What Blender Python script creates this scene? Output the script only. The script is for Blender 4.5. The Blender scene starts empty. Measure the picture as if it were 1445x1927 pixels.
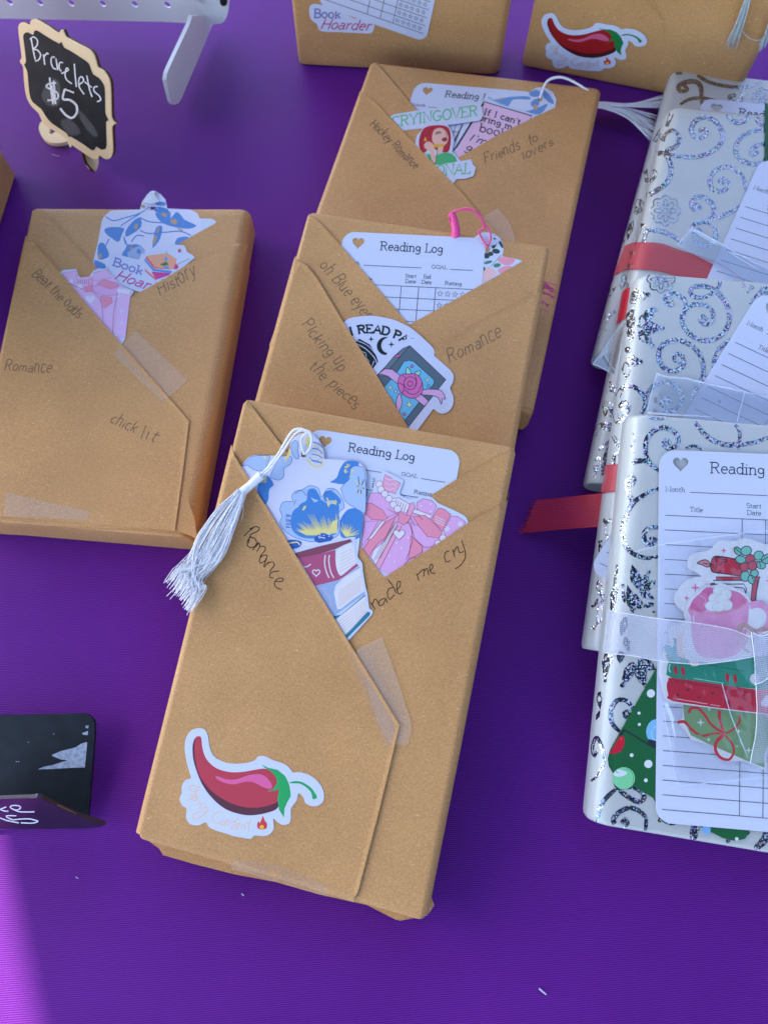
import bpy, math, random, bisect
import numpy as np
from mathutils import Vector, Matrix, noise
from mathutils.bvhtree import BVHTree
from mathutils.geometry import delaunay_2d_cdt

random.seed(7)
scene = bpy.context.scene
COL = scene.collection
W0, H0, FPX, PHI, CH = 1445.0, 1927.0, 1392.0, 19.0, 0.42

# ---------------------------------------------------------------- camera
cam_d = bpy.data.cameras.new('camera')
cam = bpy.data.objects.new('camera', cam_d); COL.objects.link(cam)
cam_d.sensor_fit = 'VERTICAL'; cam_d.sensor_height = 36.0; cam_d.lens = FPX / H0 * 36.0
cam_d.clip_start = 0.01; cam_d.clip_end = 50
cam.location = (0, 0, CH); cam.rotation_euler = (math.radians(PHI), 0, 0)
cam_d.dof.use_dof = True; cam_d.dof.focus_distance = 0.375; cam_d.dof.aperture_fstop = 12.0
scene.camera = cam
CAMO = Vector((0, 0, CH)); CAMR = Matrix.Rotation(math.radians(PHI), 3, 'X')

# ---------------------------------------------------------------- light
SUN_TO = Vector((-0.64, 0.30, 0.70)).normalized()
sun_el = math.asin(SUN_TO.z); sun_az = math.atan2(SUN_TO.x, SUN_TO.y)
world = bpy.data.worlds.new('World'); scene.world = world; world.use_nodes = True
nt = world.node_tree; bg = nt.nodes['Background']
sky = nt.nodes.new('ShaderNodeTexSky'); sky.sky_type = 'NISHITA'; sky.sun_disc = False
sky.sun_elevation = sun_el; sky.sun_rotation = sun_az
nt.links.new(sky.outputs[0], bg.inputs[0]); bg.inputs[1].default_value = 0.15
sd = bpy.data.lights.new('sun', 'SUN'); sd.energy = 2.5; sd.angle = math.radians(0.5); sd.color = (1.0, 0.90, 0.80)
sun = bpy.data.objects.new('sun', sd); COL.objects.link(sun); sun.location = (-1, -1, 2)
sun.rotation_euler = (-SUN_TO).to_track_quat('-Z', 'Y').to_euler()
scene.view_settings.view_transform = 'Standard'; scene.view_settings.look = 'None'
scene.view_settings.exposure = EXPOSURE = 2.36; scene.view_settings.gamma = 1
scene.render.engine = 'CYCLES'
scene.cycles.max_bounces = 8; scene.cycles.transparent_max_bounces = 16

# ---------------------------------------------------------------- pixel geometry helpers
def ray(u, v):
    return (CAMR @ Vector(((u - W0/2)/FPX, -(v - H0/2)/FPX, -1))).normalized()
def P(u, v, z):
    d = ray(u, v); return CAMO + d * ((z - CH) / d.z)
def on_plane(u, v, p0, n):
    d = ray(u, v); return CAMO + d * ((p0 - CAMO).dot(n) / d.dot(n))
def Z(ox, oy, s, *c):
    if len(c) == 1: c = c[0]
    if c and not isinstance(c[0], (int, float)): return [(ox + a/s, oy + b/s) for a, b in c]
    return [(ox + c[i]/s, oy + c[i+1]/s) for i in range(0, len(c), 2)]
def sm(p, closed=False, n=4):
    m = len(p); out = []
    if m < 3: return list(p)
    rng = range(m) if closed else range(m-1)
    for i in rng:
        if closed: a, b, c, d = p[i-1], p[i], p[(i+1) % m], p[(i+2) % m]
        else: a, b, c, d = p[max(i-1, 0)], p[i], p[i+1], p[min(i+2, m-1)]
        for k in range(n):
            t = k/n
            out.append(tuple(.5*((2*b[q]) + (-a[q]+c[q])*t + (2*a[q]-5*b[q]+4*c[q]-d[q])*t*t + (-a[q]+3*b[q]-3*c[q]+d[q])*t**3) for q in range(len(b))))
    if not closed: out.append(tuple(p[-1]))
    return out
def ell(cx, cy, rx, ry=None, rot=0, n=18, a0=0, a1=360):
    ry = rx if ry is None else ry; c, s = math.cos(math.radians(rot)), math.sin(math.radians(rot)); o = []
    full = abs(a1-a0) >= 360
    for i in range(n if full else n+1):
        a = math.radians(a0 + (a1-a0)*i/n); x, y = rx*math.cos(a), ry*math.sin(a)
        o.append((cx + x*c - y*s, cy + x*s + y*c))
    return o
def affine(src, dst):
    A = np.array([[x, y, 1] for x, y in src], float)
    M = np.linalg.solve(A, np.array(dst, float)) if len(src) == 3 else np.linalg.lstsq(A, np.array(dst, float), rcond=None)[0]
    return lambda pts: [tuple(np.array([x, y, 1]) @ M) for x, y in pts]
def homog(quad, w=1.0, h=1.94):
    src = [(0, 0), (w, 0), (w, h), (0, h)]; A = []; b = []
    for (x, y), (u, v) in zip(src, quad):
        A.append([x, y, 1, 0, 0, 0, -u*x, -u*y]); b.append(u)
        A.append([0, 0, 0, x, y, 1, -v*x, -v*y]); b.append(v)
    m = np.linalg.solve(np.array(A, float), np.array(b, float))
    def f(pts):
        o = []
        for x, y in pts:
            k = m[6]*x + m[7]*y + 1
            o.append(((m[0]*x + m[1]*y + m[2])/k, (m[3]*x + m[4]*y + m[5])/k))
        return o
    return f

# ---------------------------------------------------------------- objects
def thing(name, label, cat, loc=(0, 0, 0), group=None):
    o = bpy.data.objects.new(name, None); COL.objects.link(o); o.location = loc
    o.empty_display_size = .01
    o['label'] = label; o['category'] = cat
    if group: o['group'] = group
    return o
def wloc(o):
    v = Vector(o.location)
    while o.parent: o = o.parent; v += Vector(o.location)
    return v
def mkobj(name, verts, faces, mats, fm=None, parent=None, smooth=False):
    base = wloc(parent) if parent else Vector((0, 0, 0))
    me = bpy.data.meshes.new(name)
    me.from_pydata([tuple(Vector(v) - base) for v in verts], [], faces)
    if not isinstance(mats, (list, tuple)): mats = [mats]
    for m in mats: me.materials.append(m)
    if fm: me.polygons.foreach_set('material_index', fm)
    if smooth: me.polygons.foreach_set('use_smooth', [True]*len(me.polygons))
    me.update()
    o = bpy.data.objects.new(name, me); COL.objects.link(o)
    if parent: o.parent = parent
    return o
def tube(paths, r, seg=5, taper=1.0):
    V = []; F = []
    for p in paths:
        p = [Vector(q) for q in p]; m = len(p); b = len(V)
        for i, q in enumerate(p):
            t = (p[min(i+1, m-1)] - p[max(i-1, 0)]).normalized()
            a = t.cross(Vector((0, 0, 1)));
            if a.length < 1e-4: a = t.cross(Vector((1, 0, 0)))
            a.normalize(); c = t.cross(a)
            rr = r * (1 + (taper-1)*i/max(1, m-1))
            for k in range(seg):
                an = 2*math.pi*k/seg; V.append(q + (a*math.cos(an) + c*math.sin(an))*rr)
        for i in range(m-1):
            for k in range(seg):
                F.append((b+i*seg+k, b+i*seg+(k+1) % seg, b+(i+1)*seg+(k+1) % seg, b+(i+1)*seg+k))
        F.append(tuple(b+k for k in range(seg))[::-1]); F.append(tuple(b+(m-1)*seg+k for k in range(seg)))
    return V, F

# ---------------------------------------------------------------- materials
def lin(c):
    c = c/255.0; return c/12.92 if c <= .04045 else ((c+.055)/1.055)**2.4
CARD = (lin(203), lin(214), lin(250))
def pc(r, g, b, k=1):
    return tuple(min(.8, max(.008, lin(x)/w*q)) for x, w, q in zip((r, g, b), CARD, (.66, .68, .76)))
MATS = {}
def newmat(name):
    m = bpy.data.materials.new(name); m.use_nodes = True
    return m, m.node_tree, m.node_tree.nodes['Principled BSDF']
def ink(r, g, b, rough=.42, spec=.4):
    k = (r, g, b, rough)
    if k not in MATS:
        m, t, p = newmat('print_%d_%d_%d' % (r, g, b))
        p.inputs['Roughness'].default_value = rough; p.inputs['Specular IOR Level'].default_value = spec
        c = pc(r, g, b)
        tc = t.nodes.new('ShaderNodeTexCoord'); n = t.nodes.new('ShaderNodeTexNoise'); n.inputs['Scale'].default_value = 900
        n.inputs['Detail'].default_value = 2
        mx = t.nodes.new('ShaderNodeMix'); mx.data_type = 'RGBA'
        mx.inputs[6].default_value = (*[x*.94 for x in c], 1); mx.inputs[7].default_value = (*[min(.88, x*1.05) for x in c], 1)
        t.links.new(tc.outputs['Object'], n.inputs['Vector']); t.links.new(n.outputs['Fac'], mx.inputs[0]); t.links.new(mx.outputs[2], p.inputs['Base Color'])
        MATS[k] = m
    return MATS[k]
def nodes(t, *names): return [t.nodes.new('ShaderNode' + n) for n in names]
def kraft_mat():
    m, t, p = newmat('kraft_paper')
    tc, n1, n2, n3, mp, cr, mx, mx2, bp, bp2 = nodes(t, 'TexCoord', 'TexNoise', 'TexNoise', 'TexNoise', 'Mapping', 'ValToRGB', 'Mix', 'Mix', 'Bump', 'Bump')
    L = t.links.new
    n1.inputs['Scale'].default_value = 1100; n1.inputs['Detail'].default_value = 3; n1.inputs['Roughness'].default_value = .7
    L(tc.outputs['Object'], n1.inputs['Vector'])
    cr.color_ramp.elements[0].position = .33; cr.color_ramp.elements[0].color = (.46, .228, .082, 1)
    cr.color_ramp.elements[1].position = .72; cr.color_ramp.elements[1].color = (.665, .352, .134, 1)
    L(n1.outputs['Fac'], cr.inputs[0])
    n2.inputs['Scale'].default_value = 22; n2.inputs['Detail'].default_value = 3; L(tc.outputs['Object'], n2.inputs['Vector'])
    mx.data_type = 'RGBA'; mx.blend_type = 'MULTIPLY'; mx.inputs[0].default_value = 1
    r2 = nodes(t, 'ValToRGB')[0]; r2.color_ramp.elements[0].position = .3; r2.color_ramp.elements[0].color = (.90, .89, .88, 1)
    r2.color_ramp.elements[1].position = .7; r2.color_ramp.elements[1].color = (1.06, 1.06, 1.06, 1)
    L(n2.outputs['Fac'], r2.inputs[0]); L(cr.outputs[0], mx.inputs[6]); L(r2.outputs[0], mx.inputs[7])
    # pale and dark fibres
    mp.inputs['Scale'].default_value = (1, 3.2, 1); mp.inputs['Rotation'].default_value = (0, 0, .6); L(tc.outputs['Object'], mp.inputs['Vector'])
    n3.inputs['Scale'].default_value = 480; n3.inputs['Detail'].default_value = 1; L(mp.outputs[0], n3.inputs['Vector'])
    r3 = nodes(t, 'ValToRGB')[0]; r3.color_ramp.elements[0].position = .70; r3.color_ramp.elements[0].color = (0, 0, 0, 1)
    r3.color_ramp.elements[1].position = .78; r3.color_ramp.elements[1].color = (.55, .55, .55, 1)
    L(n3.outputs['Fac'], r3.inputs[0]); mx2.data_type = 'RGBA'; mx2.inputs[7].default_value = (.82, .58, .33, 1)
    L(r3.outputs[0], mx2.inputs[0]); L(mx.outputs[2], mx2.inputs[6]); L(mx2.outputs[2], p.inputs['Base Color'])
    p.inputs['Roughness'].default_value = .48; p.inputs['Specular IOR Level'].default_value = .32
    bp.inputs['Strength'].default_value = .35; bp.inputs['Distance'].default_value = .0003; L(n1.outputs['Fac'], bp.inputs['Height'])
    n4 = nodes(t, 'TexNoise')[0]; n4.inputs['Scale'].default_value = 26; n4.inputs['Detail'].default_value = 3; L(tc.outputs['Object'], n4.inputs['Vector'])
    bp2.inputs['Strength'].default_value = .3; bp2.inputs['Distance'].default_value = .002; L(n4.outputs['Fac'], bp2.inputs['Height'])
    L(bp.outputs[0], bp2.inputs['Normal']); L(bp2.outputs[0], p.inputs['Normal'])
    return m
def cloth_mat():
    m, t, p = newmat('purple_stretch_fabric'); L = t.links.new
    tc, mp, w1, w2, ad, cr, bp, n1, mx, mpy = nodes(t, 'TexCoord', 'Mapping', 'TexWave', 'TexWave', 'Math', 'ValToRGB', 'Bump', 'TexNoise', 'Mix', 'Mapping')
    mp.inputs['Rotation'].default_value = (0, 0, math.radians(86)); L(tc.outputs['Object'], mp.inputs['Vector'])
    mpy.inputs['Rotation'].default_value = (0, 0, math.radians(-4)); L(tc.outputs['Object'], mpy.inputs['Vector'])
    for w, sc, mm in ((w1, 330, mp), (w2, 330, mpy)):
        w.wave_type = 'BANDS'; w.bands_direction = 'X'; w.inputs['Scale'].default_value = sc; w.inputs['Distortion'].default_value = 1.2
        w.inputs['Detail'].default_value = 1; w.inputs['Detail Scale'].default_value = 2; L(mm.outputs[0], w.inputs['Vector'])
    w2.inputs['Scale'].default_value = 430
    ad.operation = 'MULTIPLY'; L(w1.outputs['Fac'], ad.inputs[0])
    a2 = nodes(t, 'Math')[0]; a2.operation = 'MULTIPLY_ADD'; a2.inputs[1].default_value = .45; a2.inputs[2].default_value = .55
    L(w2.outputs['Fac'], a2.inputs[0]); L(a2.outputs[0], ad.inputs[1])
    cr.color_ramp.elements[0].color = (.080, .0066, .152, 1); cr.color_ramp.elements[1].color = (.20, .0235, .35, 1); L(ad.outputs[0], cr.inputs[0])
    n1.inputs['Scale'].default_value = 9; n1.inputs['Detail'].default_value = 4; L(tc.outputs['Object'], n1.inputs['Vector'])
    r2 = nodes(t, 'ValToRGB')[0]; r2.color_ramp.elements[0].position = .3; r2.color_ramp.elements[0].color = (.88, .88, .9, 1); r2.color_ramp.elements[1].position = .7; r2.color_ramp.elements[1].color = (1.05, 1.05, 1.05, 1)
    L(n1.outputs['Fac'], r2.inputs[0]); mx.data_type = 'RGBA'; mx.blend_type = 'MULTIPLY'; mx.inputs[0].default_value = 1
    L(cr.outputs[0], mx.inputs[6]); L(r2.outputs[0], mx.inputs[7]); L(mx.outputs[2], p.inputs['Base Color'])
    p.inputs['Roughness'].default_value = .5; p.inputs['Specular IOR Level'].default_value = .10
    p.inputs['Sheen Weight'].default_value = .03; p.inputs['Sheen Roughness'].default_value = .4; p.inputs['Sheen Tint'].default_value = (.75, .5, 1, 1)
    bp.inputs['Strength'].default_value = .6; bp.inputs['Distance'].default_value = .0003; L(ad.outputs[0], bp.inputs['Height']); L(bp.outputs[0], p.inputs['Normal'])
    return m
def foil_mat():
    m, t, p = newmat('holographic_foil'); L = t.links.new
    tc, v, v2, geo, sub, sc, add, nrm, hs, mx = nodes(t, 'TexCoord', 'TexVoronoi', 'TexVoronoi', 'NewGeometry', 'VectorMath', 'VectorMath', 'VectorMath', 'VectorMath', 'HueSaturation', 'Mix')
    v.inputs['Scale'].default_value = 1500; L(tc.outputs['Object'], v.inputs['Vector'])
    sub.operation = 'SUBTRACT'; sub.inputs[1].default_value = (.5, .5, .5); L(v.outputs['Color'], sub.inputs[0])
    sc.operation = 'SCALE'; sc.inputs['Scale'].default_value = .42; L(sub.outputs[0], sc.inputs[0])
    add.operation = 'ADD'; L(geo.outputs['Normal'], add.inputs[0]); L(sc.outputs[0], add.inputs[1])
    nrm.operation = 'NORMALIZE'; L(add.outputs[0], nrm.inputs[0]); L(nrm.outputs[0], p.inputs['Normal'])
    v2.inputs['Scale'].default_value = 1150; L(tc.outputs['Object'], v2.inputs['Vector'])
    hs.inputs['Saturation'].default_value = .8; hs.inputs['Value'].default_value = .8; L(v2.outputs['Color'], hs.inputs['Color'])
    mx.data_type = 'RGBA'; mx.inputs[0].default_value = .30; mx.inputs[6].default_value = (.085, .105, .18, 1)
    L(hs.outputs[0], mx.inputs[7]); L(mx.outputs[2], p.inputs['Base Color'])
    sp, mr = nodes(t, 'SeparateColor', 'MapRange'); L(v.outputs['Color'], sp.inputs[0]); L(sp.outputs[0], mr.inputs[0])
    mr.inputs[1].default_value = .35; mr.inputs[2].default_value = .85; mr.inputs[3].default_value = .08; L(mr.outputs[0], mx.inputs[0])
    gm = nodes(t, 'Gamma')[0]; gm.inputs[1].default_value = .45; L(hs.outputs[0], gm.inputs[0]); L(gm.outputs[0], mx.inputs[7])
    p.inputs['Metallic'].default_value = .95; p.inputs['Roughness'].default_value = .2
    return m
def simple(name, col, rough=.5, spec=.4, bump=0, bscale=300, metal=0, var=.1, coat=0):
    m, t, p = newmat(name); L = t.links.new
    tc, n, cr = nodes(t, 'TexCoord', 'TexNoise', 'ValToRGB'); n.inputs['Scale'].default_value = bscale; n.inputs['Detail'].default_value = 4
    L(tc.outputs['Object'], n.inputs['Vector']); cr.color_ramp.elements[0].position = .3; cr.color_ramp.elements[1].position = .7
    cr.color_ramp.elements[0].color = (*[c*(1-var) for c in col], 1); cr.color_ramp.elements[1].color = (*[min(1, c*(1+var)) for c in col], 1)
    L(n.outputs['Fac'], cr.inputs[0]); L(cr.outputs[0], p.inputs['Base Color'])
    p.inputs['Roughness'].default_value = rough; p.inputs['Specular IOR Level'].default_value = spec; p.inputs['Metallic'].default_value = metal
    p.inputs['Coat Weight'].default_value = coat
    if bump:
        b = nodes(t, 'Bump')[0]; b.inputs['Strength'].default_value = bump; b.inputs['Distance'].default_value = .0004
        L(n.outputs['Fac'], b.inputs['Height']); L(b.outputs[0], p.inputs['Normal'])
    return m
def sheer(name, col, opa, weave=900, rough=.5, ang=0):
    m, t, p = newmat(name); L = t.links.new
    tc, mp, w, w2, mu, mr = nodes(t, 'TexCoord', 'Mapping', 'TexWave', 'TexWave', 'Math', 'MapRange')
    mp.inputs['Rotation'].default_value = (0, 0, ang); L(tc.outputs['Object'], mp.inputs['Vector'])
    w.inputs['Scale'].default_value = weave; w2.inputs['Scale'].default_value = weave*.8; w2.bands_direction = 'Y'
    for q in (w, w2): q.inputs['Distortion'].default_value = 1.5; q.inputs['Detail'].default_value = 2; L(mp.outputs[0], q.inputs['Vector'])
    mu.operation = 'ADD'; L(w.outputs['Fac'], mu.inputs[0]); L(w2.outputs['Fac'], mu.inputs[1])
    mr.inputs[1].default_value = 0; mr.inputs[2].default_value = 2; mr.inputs[3].default_value = opa*.5; mr.inputs[4].default_value = min(1, opa*1.5)
    L(mu.outputs[0], mr.inputs[0]); L(mr.outputs[0], p.inputs['Alpha'])
    p.inputs['Base Color'].default_value = (*col, 1); p.inputs['Roughness'].default_value = rough; p.inputs['Sheen Weight'].default_value = .3
    return m
def clear(name, opa, tint=(.8, .85, .95), rough=.08, gloss=.25, nscale=25, gcol=(1, 1, 1), bd=.004):
    m = bpy.data.materials.new(name); m.use_nodes = True; t = m.node_tree; t.nodes.clear(); L = t.links.new
    out, tr, gl, df, m1, m2, fr, tc, n, bp = nodes(t, 'OutputMaterial', 'BsdfTransparent', 'BsdfGlossy', 'BsdfDiffuse', 'MixShader', 'MixShader', 'LayerWeight', 'TexCoord', 'TexNoise', 'Bump')
    df.inputs[0].default_value = (*tint, 1); gl.inputs['Roughness'].default_value = rough; gl.inputs[0].default_value = (*gcol, 1)
    n.inputs['Scale'].default_value = nscale; n.inputs['Detail'].default_value = 3; L(tc.outputs['Object'], n.inputs['Vector'])
    bp.inputs['Strength'].default_value = .7; bp.inputs['Distance'].default_value = bd; L(n.outputs['Fac'], bp.inputs['Height']); L(bp.outputs[0], gl.inputs['Normal'])
    m1.inputs[0].default_value = opa; L(tr.outputs[0], m1.inputs[1]); L(df.outputs[0], m1.inputs[2])
    mr = nodes(t, 'MapRange')[0]; fr.inputs[0].default_value = .25
    mr.inputs[3].default_value = gloss*.35; mr.inputs[4].default_value = min(1, gloss*2.5); L(fr.outputs['Fresnel'], mr.inputs[0]); L(mr.outputs[0], m2.inputs[0])
    L(m1.outputs[0], m2.inputs[1]); L(gl.outputs[0], m2.inputs[2]); L(m2.outputs[0], out.inputs[0])
    return m
KRAFT = kraft_mat(); CLOTH = cloth_mat(); FOIL = foil_mat()
WRAP = simple('pearl_wrapping_paper', (.475, .475, .45), .3, .5, .15, 60, 0, .03, .25)
WHITE = simple('white_card', (.60, .62, .74), .45, .35, .05, 400, 0, .02)
PEN = simple('pen_ink', (.055, .028, .016), .6, .2, 0, 900, 0, .3)
PENCIL = simple('faint_pen_ink', (.20, .115, .06), .6, .2, 0, 900, 0, .35)
TAPE = clear('matte_tape', .16, (.92, .78, .66), .32, .05, 60, (1, .93, .85), .0008)
TAPE2 = clear('matte_tape_faint', .08, (.9, .75, .65), .30, .05, 60, (1, .93, .85), .0008)
CELLO = clear('cellophane', .085, (.62, .7, .9), .05, .34, 35)
CELLO2 = clear('thin_cellophane', .02, (.62, .7, .9), .05, .13, 35)
CELLO_GLINT = clear('cellophane_edge_glint', .72, (.8, .86, .98), .12, .4, 200)  # pale opaque lines painted in as highlights along film edges and folds
REDR = sheer('red_organza', (.62, .010, .03), .70, 420, .5, .1)
WHR = sheer('white_organza', (.64, .64, .76), .34, 420, .5, .15)
REDE = simple('red_ribbon_edge', (.55, .012, .03), .5); WHE = simple('white_ribbon_edge', (.75, .75, .8), .5)
THREAD = simple('white_silk_thread', (.92, .91, .94), .3, .6, 0, 900, 0, .08)
PINKT = simple('pink_silk_thread', (.80, .07, .26), .4, .5, 0, 900, 0, .15)
WOOD = simple('pale_plywood', (.80, .60, .35), .6, .3, .1, 40, 0, .06)
CHAR = simple('burnt_wood_edge', (.10, .045, .022), .8, .2, .3, 300, 0, .3)
SLATE = simple('chalkboard_black', (.013, .014, .017), .6, .2, .1, 60, 0, .5)
METAL = simple('white_powder_coat', (.66, .66, .65), .35, .5, .05, 900, 0, .02)
BLACK = simple('black_plastic', (.010, .015, .020), .4, .3, .08, 120, 0, .3)
CHALK = simple('chalk', (.72, .72, .74), .9, .1, .5, 700, 0, .2)
SMEAR = clear('chalk_smear', .10, (.6, .6, .62), .6, 0.01, 400)

# ---------------------------------------------------------------- surfaces
def tess(loops, lx=None, ly=None, extra=()):
    pts = []; edges = []
    for lp in loops:
        b = len(pts); pts += [Vector((float(x), float(y))) for x, y in lp]; m = len(lp)
        edges += [(b+i, b+(i+1) % m) for i in range(m)]
    xs = [p.x for p in pts]; ys = [p.y for p in pts]
    if lx is not None:
        gx = [x for x in lx if min(xs) < x < max(xs)]; gy = [y for y in ly if min(ys) < y < max(ys)]
        pts += [Vector((x, y)) for x in gx for y in gy]
    pts += [Vector(e) for e in extra]
    V, E_, F, *_ = delaunay_2d_cdt(pts, edges, [], 0, 1e-7)
    if not F: return [], []
    V = [(v.x, v.y) for v in V]; C = np.array([[sum(V[i][0] for i in f)/len(f), sum(V[i][1] for i in f)/len(f)] for f in F])
    ins = np.zeros(len(C), bool)
    for lp in loops:
        a = np.array(lp, float); b = np.roll(a, -1, 0)
        for (x0, y0), (x1, y1) in zip(a, b):
            if y0 == y1: continue
            c = ((y0 > C[:, 1]) != (y1 > C[:, 1]))
            ins ^= c & (C[:, 0] < (x1-x0)*(C[:, 1]-y0)/(y1-y0) + x0)
    F = [list(f) for f, k in zip(F, ins) if k]
    used = sorted({i for f in F for i in f}); mp = {u: i for i, u in enumerate(used)}
    return [V[u] for u in used], [[mp[i] for i in f] for f in F]
def orient(V, F, n):
    if F:
        a, b, c = (Vector(V[i]) for i in F[0][:3])
        if (b-a).cross(c-a).dot(n) < 0: F[:] = [f[::-1] for f in F]
def thick(V, F, V2):
    b = len(V); cnt = {}
    for f in F:
        for i in range(len(f)): cnt[(f[i], f[(i+1) % len(f)])] = 1
    G = list(F) + [[b+i for i in f[::-1]] for f in F]
    for (i, j) in cnt:
        if (j, i) not in cnt: G.append([j, i, b+i, b+j])
    return list(V) + list(V2), G
class Plane:
    def __init__(s, p0, n):
        s.p0 = Vector(p0); s.n = Vector(n).normalized()
        if s.n.dot(CAMO - s.p0) < 0: s.n.negate()
    def at(s, u, v, off, planar=False): return on_plane(u, v, s.p0 + s.n*off, s.n)
class Body:
    def __init__(s, name, label, cat, corners, t, rl, rr, mat, seed=0, amp=.0003, inset=.0009, group=None, base=None, shr=.001, sag=0):
        TL, TR, BR, BL = [Vector(c) for c in corners]
        s.n = (TR-BL).cross(TL-BR).normalized()
        if s.n.dot(CAMO - TL) < 0: s.n.negate()
        s.cor = (TL, TR, BR, BL); s.p0 = (TL+TR+BR+BL)/4; s.t = t
        NF, NA, M = 22, 7, 46
        tp = [0, .004, .012] + [.03 + .94*i/(M-6) for i in range(M-5)] + [.988, .996, 1]
        s.tp = tp; M = len(tp)-1
        G = []; N = []
        for j, tt in enumerate(tp):
            Lp = TL.lerp(BL, tt); Rp = TR.lerp(BR, tt); xd = (Rp-Lp); w = xd.length; xd.normalize()
            k = shr*(1 if j in (0, M) else .35 if j in (1, M-1) else .05 if j in (2, M-2) else 0)
            ins = inset + k
            pr = []
            def arc(cx, cz, r, a0, a1):
                for i in range(NA+1):
                    a = math.radians(a0+(a1-a0)*i/NA); pr.append((cx+r*math.cos(a), cz+r*math.sin(a), math.cos(a), math.sin(a)))
            x0, x1, z0, z1 = ins, w-ins, -k, -t+k
            arc(x0+rl, z1+rl, rl, 270, 180); arc(x0+rl, z0-rl, rl, 180, 90)
            for i in range(1, NF): pr.append((x0+rl+(x1-rr-x0-rl)*i/NF, z0, 0, 1))
            arc(x1-rr, z0-rr, rr, 90, 0); arc(x1-rr, z1+rr, rr, 0, -90)
            row = []; nr = []
            for x, z, nx, nz in pr:
                q = Lp + xd*x + s.n*z
                wv = 1.3*amp*noise.noise(Vector((q.x*8+seed*9.1, q.y*8, seed*3.7)))
                wv -= sag*math.sin(math.pi*tt)*(1 if nz < .5 else 0)*.3
                q = q + (s.n*nz + xd*nx)*wv
                row.append(q); nr.append(xd*nx + s.n*nz)
            G.append(row); N.append(nr)
            if j == M//2: s.px = [p[0] for p in pr]; s.wmid = w
        s.G, s.N, s.K, s.M = G, N, len(G[0])-1, M
        s.iA, s.iB = 2*NA+1, 2*NA+1+NF      # first and last flat-top column
        s.rl, s.rr, s.ins = rl, rr, inset
        V = [q for r in G for q in r]; K1 = s.K+1
        F = [(j*K1+i, j*K1+i+1, (j+1)*K1+i+1, (j+1)*K1+i) for j in range(M) for i in range(s.K)]
        if (V[F[0][1]]-V[F[0][0]]).cross(V[F[0][3]]-V[F[0][0]]).dot(N[0][0]) < 0: F = [f[::-1] for f in F]
        s.bvh = BVHTree.FromPolygons(V, F)
        FF = list(F)
        for j in range(M): FF.append((j*K1, (j+1)*K1, (j+1)*K1+s.K, j*K1+s.K))
        FF.append(tuple(range(K1))); FF.append(tuple(M*K1+i for i in range(K1))[::-1])
        b = base if base is not None else Vector((s.p0.x, s.p0.y, 0))
        s.root = thing(name, label, cat, b, group)
        o = mkobj('wrapping', V, FF, mat, None, s.root, True); s.wrap = o
        for pgi in range(len(FF)-2-M, len(FF)): o.data.polygons[pgi].use_smooth = False
        s.mat = mat
    def at(s, u, v, off, planar=False):
        h, nn, i, d = s.bvh.ray_cast(CAMO, ray(u, v))
        if h is not None:
            if nn.dot(CAMO-h) < 0: nn = -nn
            if not planar or nn.dot(s.n) > .96: return h + nn*off
        a, t = s.par(u, v); TL, TR, BR, BL = s.cor
        return TL*(1-a)*(1-t) + TR*a*(1-t) + BR*a*t + BL*(1-a)*t + s.n*off
    def par(s, u, v):
        q = on_plane(u, v, s.p0, s.n); TL, TR, BR, BL = s.cor; a = .5; t = .5
        for _ in range(12):
            f = TL*(1-a)*(1-t) + TR*a*(1-t) + BR*a*t + BL*(1-a)*t - q
            da = (TR-TL)*(1-t) + (BR-BL)*t; dt = (BL-TL)*(1-a) + (BR-TR)*a
            A = np.array([[da.dot(da), da.dot(dt)], [da.dot(dt), dt.dot(dt)]]); r = np.array([da.dot(f), dt.dot(f)])
            dx = np.linalg.solve(A, r); a -= dx[0]; t -= dx[1]
        return a, t
    def ain(s, a):      # fraction across the face -> ring index
        x = min(max(a*s.wmid, s.ins+1e-5), s.wmid-s.ins-1e-5)
        xs = s.px[8:s.iB+8]; i = max(1, min(bisect.bisect(xs, x), len(xs)-1))
        return 8 + i-1 + (x-xs[i-1])/max(1e-9, xs[i]-xs[i-1])
    def tin(s, t):
        t = min(max(t, 0), 1); i = max(1, min(bisect.bisect(s.tp, t), len(s.tp)-1))
        return i-1 + (t-s.tp[i-1])/(s.tp[i]-s.tp[i-1])
    def S(s, a, t, off):
        i = min(max(int(a), 0), s.K-1); j = min(max(int(t), 0), s.M-1); x = a-i; y = t-j
        f = lambda A: A[j][i]*(1-x)*(1-y) + A[j][i+1]*x*(1-y) + A[j+1][i+1]*x*y + A[j+1][i]*(1-x)*y
        return f(s.G) + f(s.N).normalized()*off
    def flap(s, pts, off, name='flap', th=.00016, lift=.00035, edge=None):
        q = []; m = len(pts)
        ex = []
        for i in range(m):
            a, b = pts[i], pts[(i+1) % m]; ex.append(a)
            if not isinstance(a[0], str) and not isinstance(b[0], str):
                d = math.hypot(a[0]-b[0], a[1]-b[1]); k = int(d/22)
                for r in range(1, k): ex.append((a[0]+(b[0]-a[0])*r/k, a[1]+(b[1]-a[1])*r/k))
        for e in ex:
            if e[0] == 'L': q.append((3.0, s.tin(s.par(*e[1])[1])))
            elif e[0] == 'R': q.append((s.K-3.0, s.tin(s.par(*e[1])[1])))
            else:
                a, t = s.par(*e); q.append((s.ain(a), s.tin(t)))
        lx = [i + .0007 for i in range(s.K+1)]; ly = [j + .0007 for j in range(0, s.M+1, 2)]
        E3 = [on_plane(u, v, s.p0, s.n) for u, v in (edge or [])]; extra = []
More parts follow.
